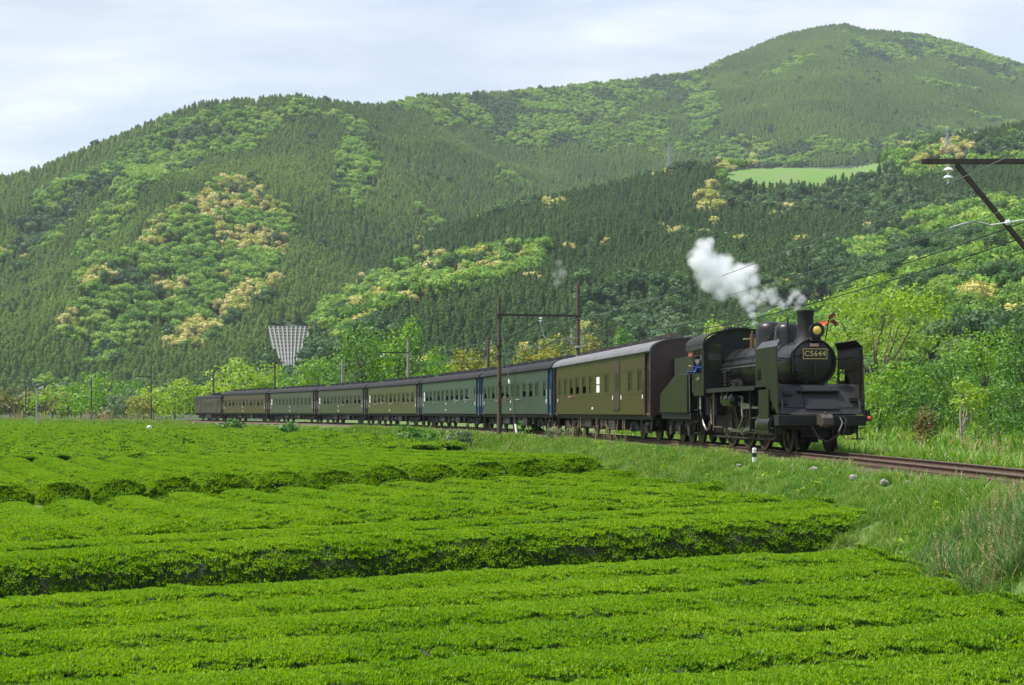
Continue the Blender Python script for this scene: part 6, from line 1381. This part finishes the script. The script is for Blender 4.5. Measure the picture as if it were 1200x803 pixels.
for i in range(len(GXp)-1):
    for j in range(len(GYp)-1):
        keep[i, j] = bool(inpoly(np.array([GXp[i]+1.5]), np.array([GYp[j]+.5]), FIELD)[0]) and abs(pts[i, j, 1]-pts[i, j+1, 1]) < 60 and abs(pts[i, j, 1]-pts[i+1, j, 1]) < 60
tag(link('hill_meadow', grid_mesh('hill_meadow', pts, [M['meadow']], keep=keep)), kind='structure')
def fq(u, v):                                       # the cut slope: one inclined plane, a little proud of the hillside
    return Q00*(1-u)*(1-v)+Q10*u*(1-v)+Q01*(1-u)*v+Q11*u*v
dt = min(terr_hit(x, 383, 300, 1400).y for x in (315, 330, 342, 355, 368))-4; db = min(min(terr_hit(x, y, 300, 1400).y for x in (329, 341, 353) for y in (425, 435, 442)), dt-14)-4
for k in range(60):                             # bring the plane just clear of the hillside
    pts_ = [at(315+53*u+v*(14-29*u), 383+59*v, 1/((1-v)/dt+v/db)) for u in (0, .25, .5, .75, 1) for v in (0, .25, .5, .75, 1)]
    if all(float(terr(p_.x, p_.y)[0]) < p_.z for p_ in pts_): break
    dt -= 2; db -= 2
Q00, Q10, Q01, Q11 = at(315, 383, dt), at(368, 383, dt), at(329, 442, db), at(353, 442, db)
cb = empty('slope_frame', tuple(Q00), 0, 'pale concrete lattice frame holding the cut slope on the mountainside', 'retaining frame'); nv = (Q10-Q00).cross(Q01-Q00).normalized(); nv = nv if nv.y < 0 else -nv
m = MB(); pp = [fq(u, v)-nv*.5-Q00 for u, v in ((0, 0), (1, 0), (1, 1), (0, 1))]; pk = [p_-nv*4 for p_ in pp]; m.add(pp+pk, [(0, 1, 2, 3), (7, 6, 5, 4), (0, 4, 5, 1), (1, 5, 6, 2), (2, 6, 7, 3), (3, 7, 4, 0)]); m.build('cut_slope', mat('cut_slope_soil', (.10, .115, .07), .95, noise=(.3, (.06, .09, .035), .4, .6)), cb)
for k in range(14): m = MB(); v = k/13; m.bar(fq(0, v)-Q00, fq(1, v)-Q00, 1.05, .64, up=nv); m.build('lattice_beam', M['concrete'], cb)
for k in range(11): m = MB(); u = k/10; m.bar(fq(u, 0)-Q00, fq(u, 1)-Q00, .72, .62, up=nv); m.build('lattice_beam', M['concrete'], cb)
gr = empty('guardrail', tuple(terr_hit(930, 374)), 0, 'white guardrail along the hillside road behind the chimney', 'guardrail'); o0 = gr.location.copy(); m = MB(); P = []
for x in range(884, 990, 7): h = terr_hit(x, 373.5-.02*(x-884), 300, 1200); P.append(Vector((h.x, h.y, float(terr(h.x, h.y)[0])+1.9))-o0)
for p, q in zip(P[:-1], P[1:]): m.bar(p, q, .2, .85)
m.build('rail_beam', M['white'], gr)
for p in P[::2]: m = MB(); m.bar(p-Vector((0, -.2, 2.2)), p+Vector((0, .2, 0)), .3); m.build('rail_post', M['galv'], gr)

# ------------------------------------------------------------------ small things by the line
p = track(arc_of_px(884, -1.95), -1.95); zb = float(ground_z(p.x, p.y)); mk = empty('distance_post', (p.x, p.y, zb), .1, 'short white marker post with a black band beside the near rail', 'marker post')
m = MB(); m.box(-.045, .045, -.045, .045, -.1, .24); m.box(-.045, .045, -.045, .045, .34, .48); m.build('white_post', M['white'], mk, bevel=.012); MB().box(-.047, .047, -.047, .047, .24, .34).build('black_band', M['black'], mk)
def rock(px, y, wpx, label):
    h = ground_hit(px, y); r = wpx/2/F*h.y; bm = bmesh.new(); bmesh.ops.create_icosphere(bm, subdivisions=2, radius=1)
    sd = random.random()*50
    for v in bm.verts: q = v.co.copy(); v.co *= .8+.38*mnoise.noise(q*1.3+Vector((sd, 0, 0))); v.co.x *= r; v.co.y *= r*.9; v.co.z *= r*.62
    me = bpy.data.meshes.new('stone'); bm.to_mesh(me); bm.free(); me.materials.append(M['stone']); o = link('stone', me); o.location = h+Vector((0, 0, r*.42)); o.rotation_euler = (0, 0, random.random()*6); tag(o, label, 'stone', 'stones on the railway bank')
for (x, y, w_), lb in zip(ROCKS, ('small stone left of the other bank stones near the marker post', 'flat grey stone on the bank below the buffer beam', 'pale stone on the bank right of the flat grey one', 'low broad stone in the middle of the bank', 'grey stone beside the low broad stone',
                     'large rounded stone on the bank below the rail', 'stone close under the near rail at right', 'rightmost grey stone under the rail')): rock(x, y, w_, lb)
for x, y, w_, lb in ((338, 506, 5, 'white stone at the edge of the tea below the train'), (175, 510, 6, 'white block in the far tea field at left')):
    h = ground_hit(x, y); s = w_/F*h.y/2; m = MB(); m.lathe([(s, 0), (s*1.05, s*.5), (s*.8, s*1.0), (.01, s*1.1)], (0, 0, 0), (0, 0, 1), 9); o = m.build('white_stone', M['white']); o.location = h+Vector((0, 0, .75 if x < 200 else .3)); tag(o, lb, 'stone')
h = ground_hit(43, 504); lp = empty('lamp_post', tuple(h), 0, 'slim pale lamp post standing in the tea field at far left', 'lamp post'); H = 50/F*h.y
m = MB(); m.tube([(0, 0, -.2), (0, 0, H*.94)], .13, 8, .10); m.build('post', M['galv'], lp, smooth=50); m = MB(); m.bar((-.1, 0, H*.93), (.75, 0, H*.99), .12, .10); m.build('arm', M['galv'], lp); m = MB(); m.prism([(.35, H*.95), (.95, H*1.0), (.9, H*1.03), (.3, H*.99)], 1, -.14, .14); m.build('lamp_head', M['white'], lp)

# ------------------------------------------------------------------ steam
def steam(name, blobs, D, dens, label, cat, noise_s, step, col=(.97, .98, 1.0), soft=.5, amp=.9):
    """blobs: (picture x, y, radius, depth shift) give the places of the billows"""
    C = []
    for x, y, r, dd in blobs: p = at(x, y, D+dd); C.append((p, r/F*(D+dd)))
    o0 = C[0][0].copy(); bm = bmesh.new()
    for p, r in C: bmesh.ops.create_icosphere(bm, subdivisions=2, radius=r*1.22, matrix=Matrix.Translation(p-o0))
    me = bpy.data.meshes.new(name); bm.to_mesh(me); bm.free(); t = bpy.data.objects.new('tmp', me); COL.objects.link(t); md = t.modifiers.new('r', 'REMESH'); md.mode = 'VOXEL'; md.voxel_size = C[2][1]*.5
    dg_ = bpy.context.evaluated_depsgraph_get(); dg_.update(); m2 = bpy.data.meshes.new_from_object(t.evaluated_get(dg_)); bpy.data.objects.remove(t); m2.name = name
    m = bpy.data.materials.new(name); m.use_nodes = True; nt, L, n = nodes_of(m.node_tree); nt.remove(nt['Principled BSDF']); out = nt['Material Output']
    tcn = n('ShaderNodeTexCoord'); nz = n('ShaderNodeTexNoise', inputs={'Scale': noise_s, 'Detail': 5, 'Roughness': .62}); L.new(tcn.outputs['Object'], nz.inputs['Vector'])
    sb = n('ShaderNodeVectorMath', operation='SUBTRACT'); sb.inputs[1].default_value = (.5, .5, .5); L.new(nz.outputs['Color'], sb.inputs[0])
    scl = n('ShaderNodeVectorMath', operation='SCALE'); scl.inputs['Scale'].default_value = amp/noise_s; L.new(sb.outputs[0], scl.inputs[0])
    wp = n('ShaderNodeVectorMath', operation='ADD'); L.new(tcn.outputs['Object'], wp.inputs[0]); L.new(scl.outputs[0], wp.inputs[1]); prev = None
    for p, r in C:
        d = n('ShaderNodeVectorMath', operation='DISTANCE'); d.inputs[1].default_value = p-o0; L.new(wp.outputs[0], d.inputs[0])
        q = n('ShaderNodeMath', operation='DIVIDE', inputs={1: r}); L.new(d.outputs['Value'], q.inputs[0])
        if prev is None: prev = q
        else: mn = n('ShaderNodeMath', operation='SMOOTH_MIN', inputs={2: .12}); L.new(prev.outputs[0], mn.inputs[0]); L.new(q.outputs[0], mn.inputs[1]); prev = mn
    mr = n('ShaderNodeMapRange', interpolation_type='SMOOTHSTEP', inputs={'From Min': 1.05, 'From Max': 1.05-soft, 'To Min': 0, 'To Max': dens}); L.new(prev.outputs[0], mr.inputs['Value'])
    pv = n('ShaderNodeVolumePrincipled', inputs={'Color': (*col, 1), 'Anisotropy': .2}); L.new(mr.outputs[0], pv.inputs['Density']); L.new(pv.outputs[0], out.inputs['Volume'])
    m.cycles.volume_step_rate = step
    o = link(name, m2); o.location = o0; m2.materials.append(m); tag(o, label, cat); return o
steam('steam_cloud', [(884, 379, 4.5, 0), (881, 371, 6, 0), (878, 362, 8, .2), (874, 352, 10, .3), (868, 341, 14, .5), (858, 331, 20, .8), (845, 325, 22, 1.0), (832, 315, 22, 1.2), (823, 303, 18, 1.2), (826, 290, 12, 1.2), (833, 283, 6, 1.2), (814, 308, 10, 1.3), (846, 343, 12, .8), (830, 333, 13, 1.0), (868, 322, 16, .6), (880, 316, 11, .5), (884, 330, 10, .4), (848, 308, 14, 1.2)],
      43.2, 5.0, 'white steam cloud billowing back from the safety valve', 'steam', 2.6, .25, soft=.8, amp=1.25)
steam('exhaust_steam', [(934, 360, 6, 0), (938, 351, 8, .1), (931, 345, 8, .1), (925, 353, 7, .2), (916, 356, 7.5, .3), (907, 351, 9, .3), (902, 343, 9, .4), (895, 348, 8, .4), (890, 355, 7, .4), (884, 346, 9, .5)], 40.2, 3.4, 'thin ragged steam drifting back from the chimney', 'steam', 3.2, .25, soft=.9, amp=1.9)
steam('steam_puff', [(653, 331, 7, 0), (658, 320, 9, 0), (655, 308, 6, 0), (650, 322, 6, 0)], 110, .35, 'faint grey puff of steam hanging before the dark ridge', 'steam', 1.2, .4, soft=.9)

# ------------------------------------------------------------------ the air in the valley
hb = MB().box(-7200, 7200, -420, 6400, -7.2, 790); ho = hb.build('haze', None); hm = bpy.data.materials.new('haze'); hm.use_nodes = True; nt, L, n = nodes_of(hm.node_tree); nt.remove(nt['Principled BSDF'])
pv = n('ShaderNodeVolumePrincipled', inputs={'Color': (.80, .89, 1.0, 1), 'Density': .000075, 'Anisotropy': 0.0}); L.new(pv.outputs[0], nt['Material Output'].inputs['Volume']); ho.data.materials.append(hm); tag(ho, kind='stuff')
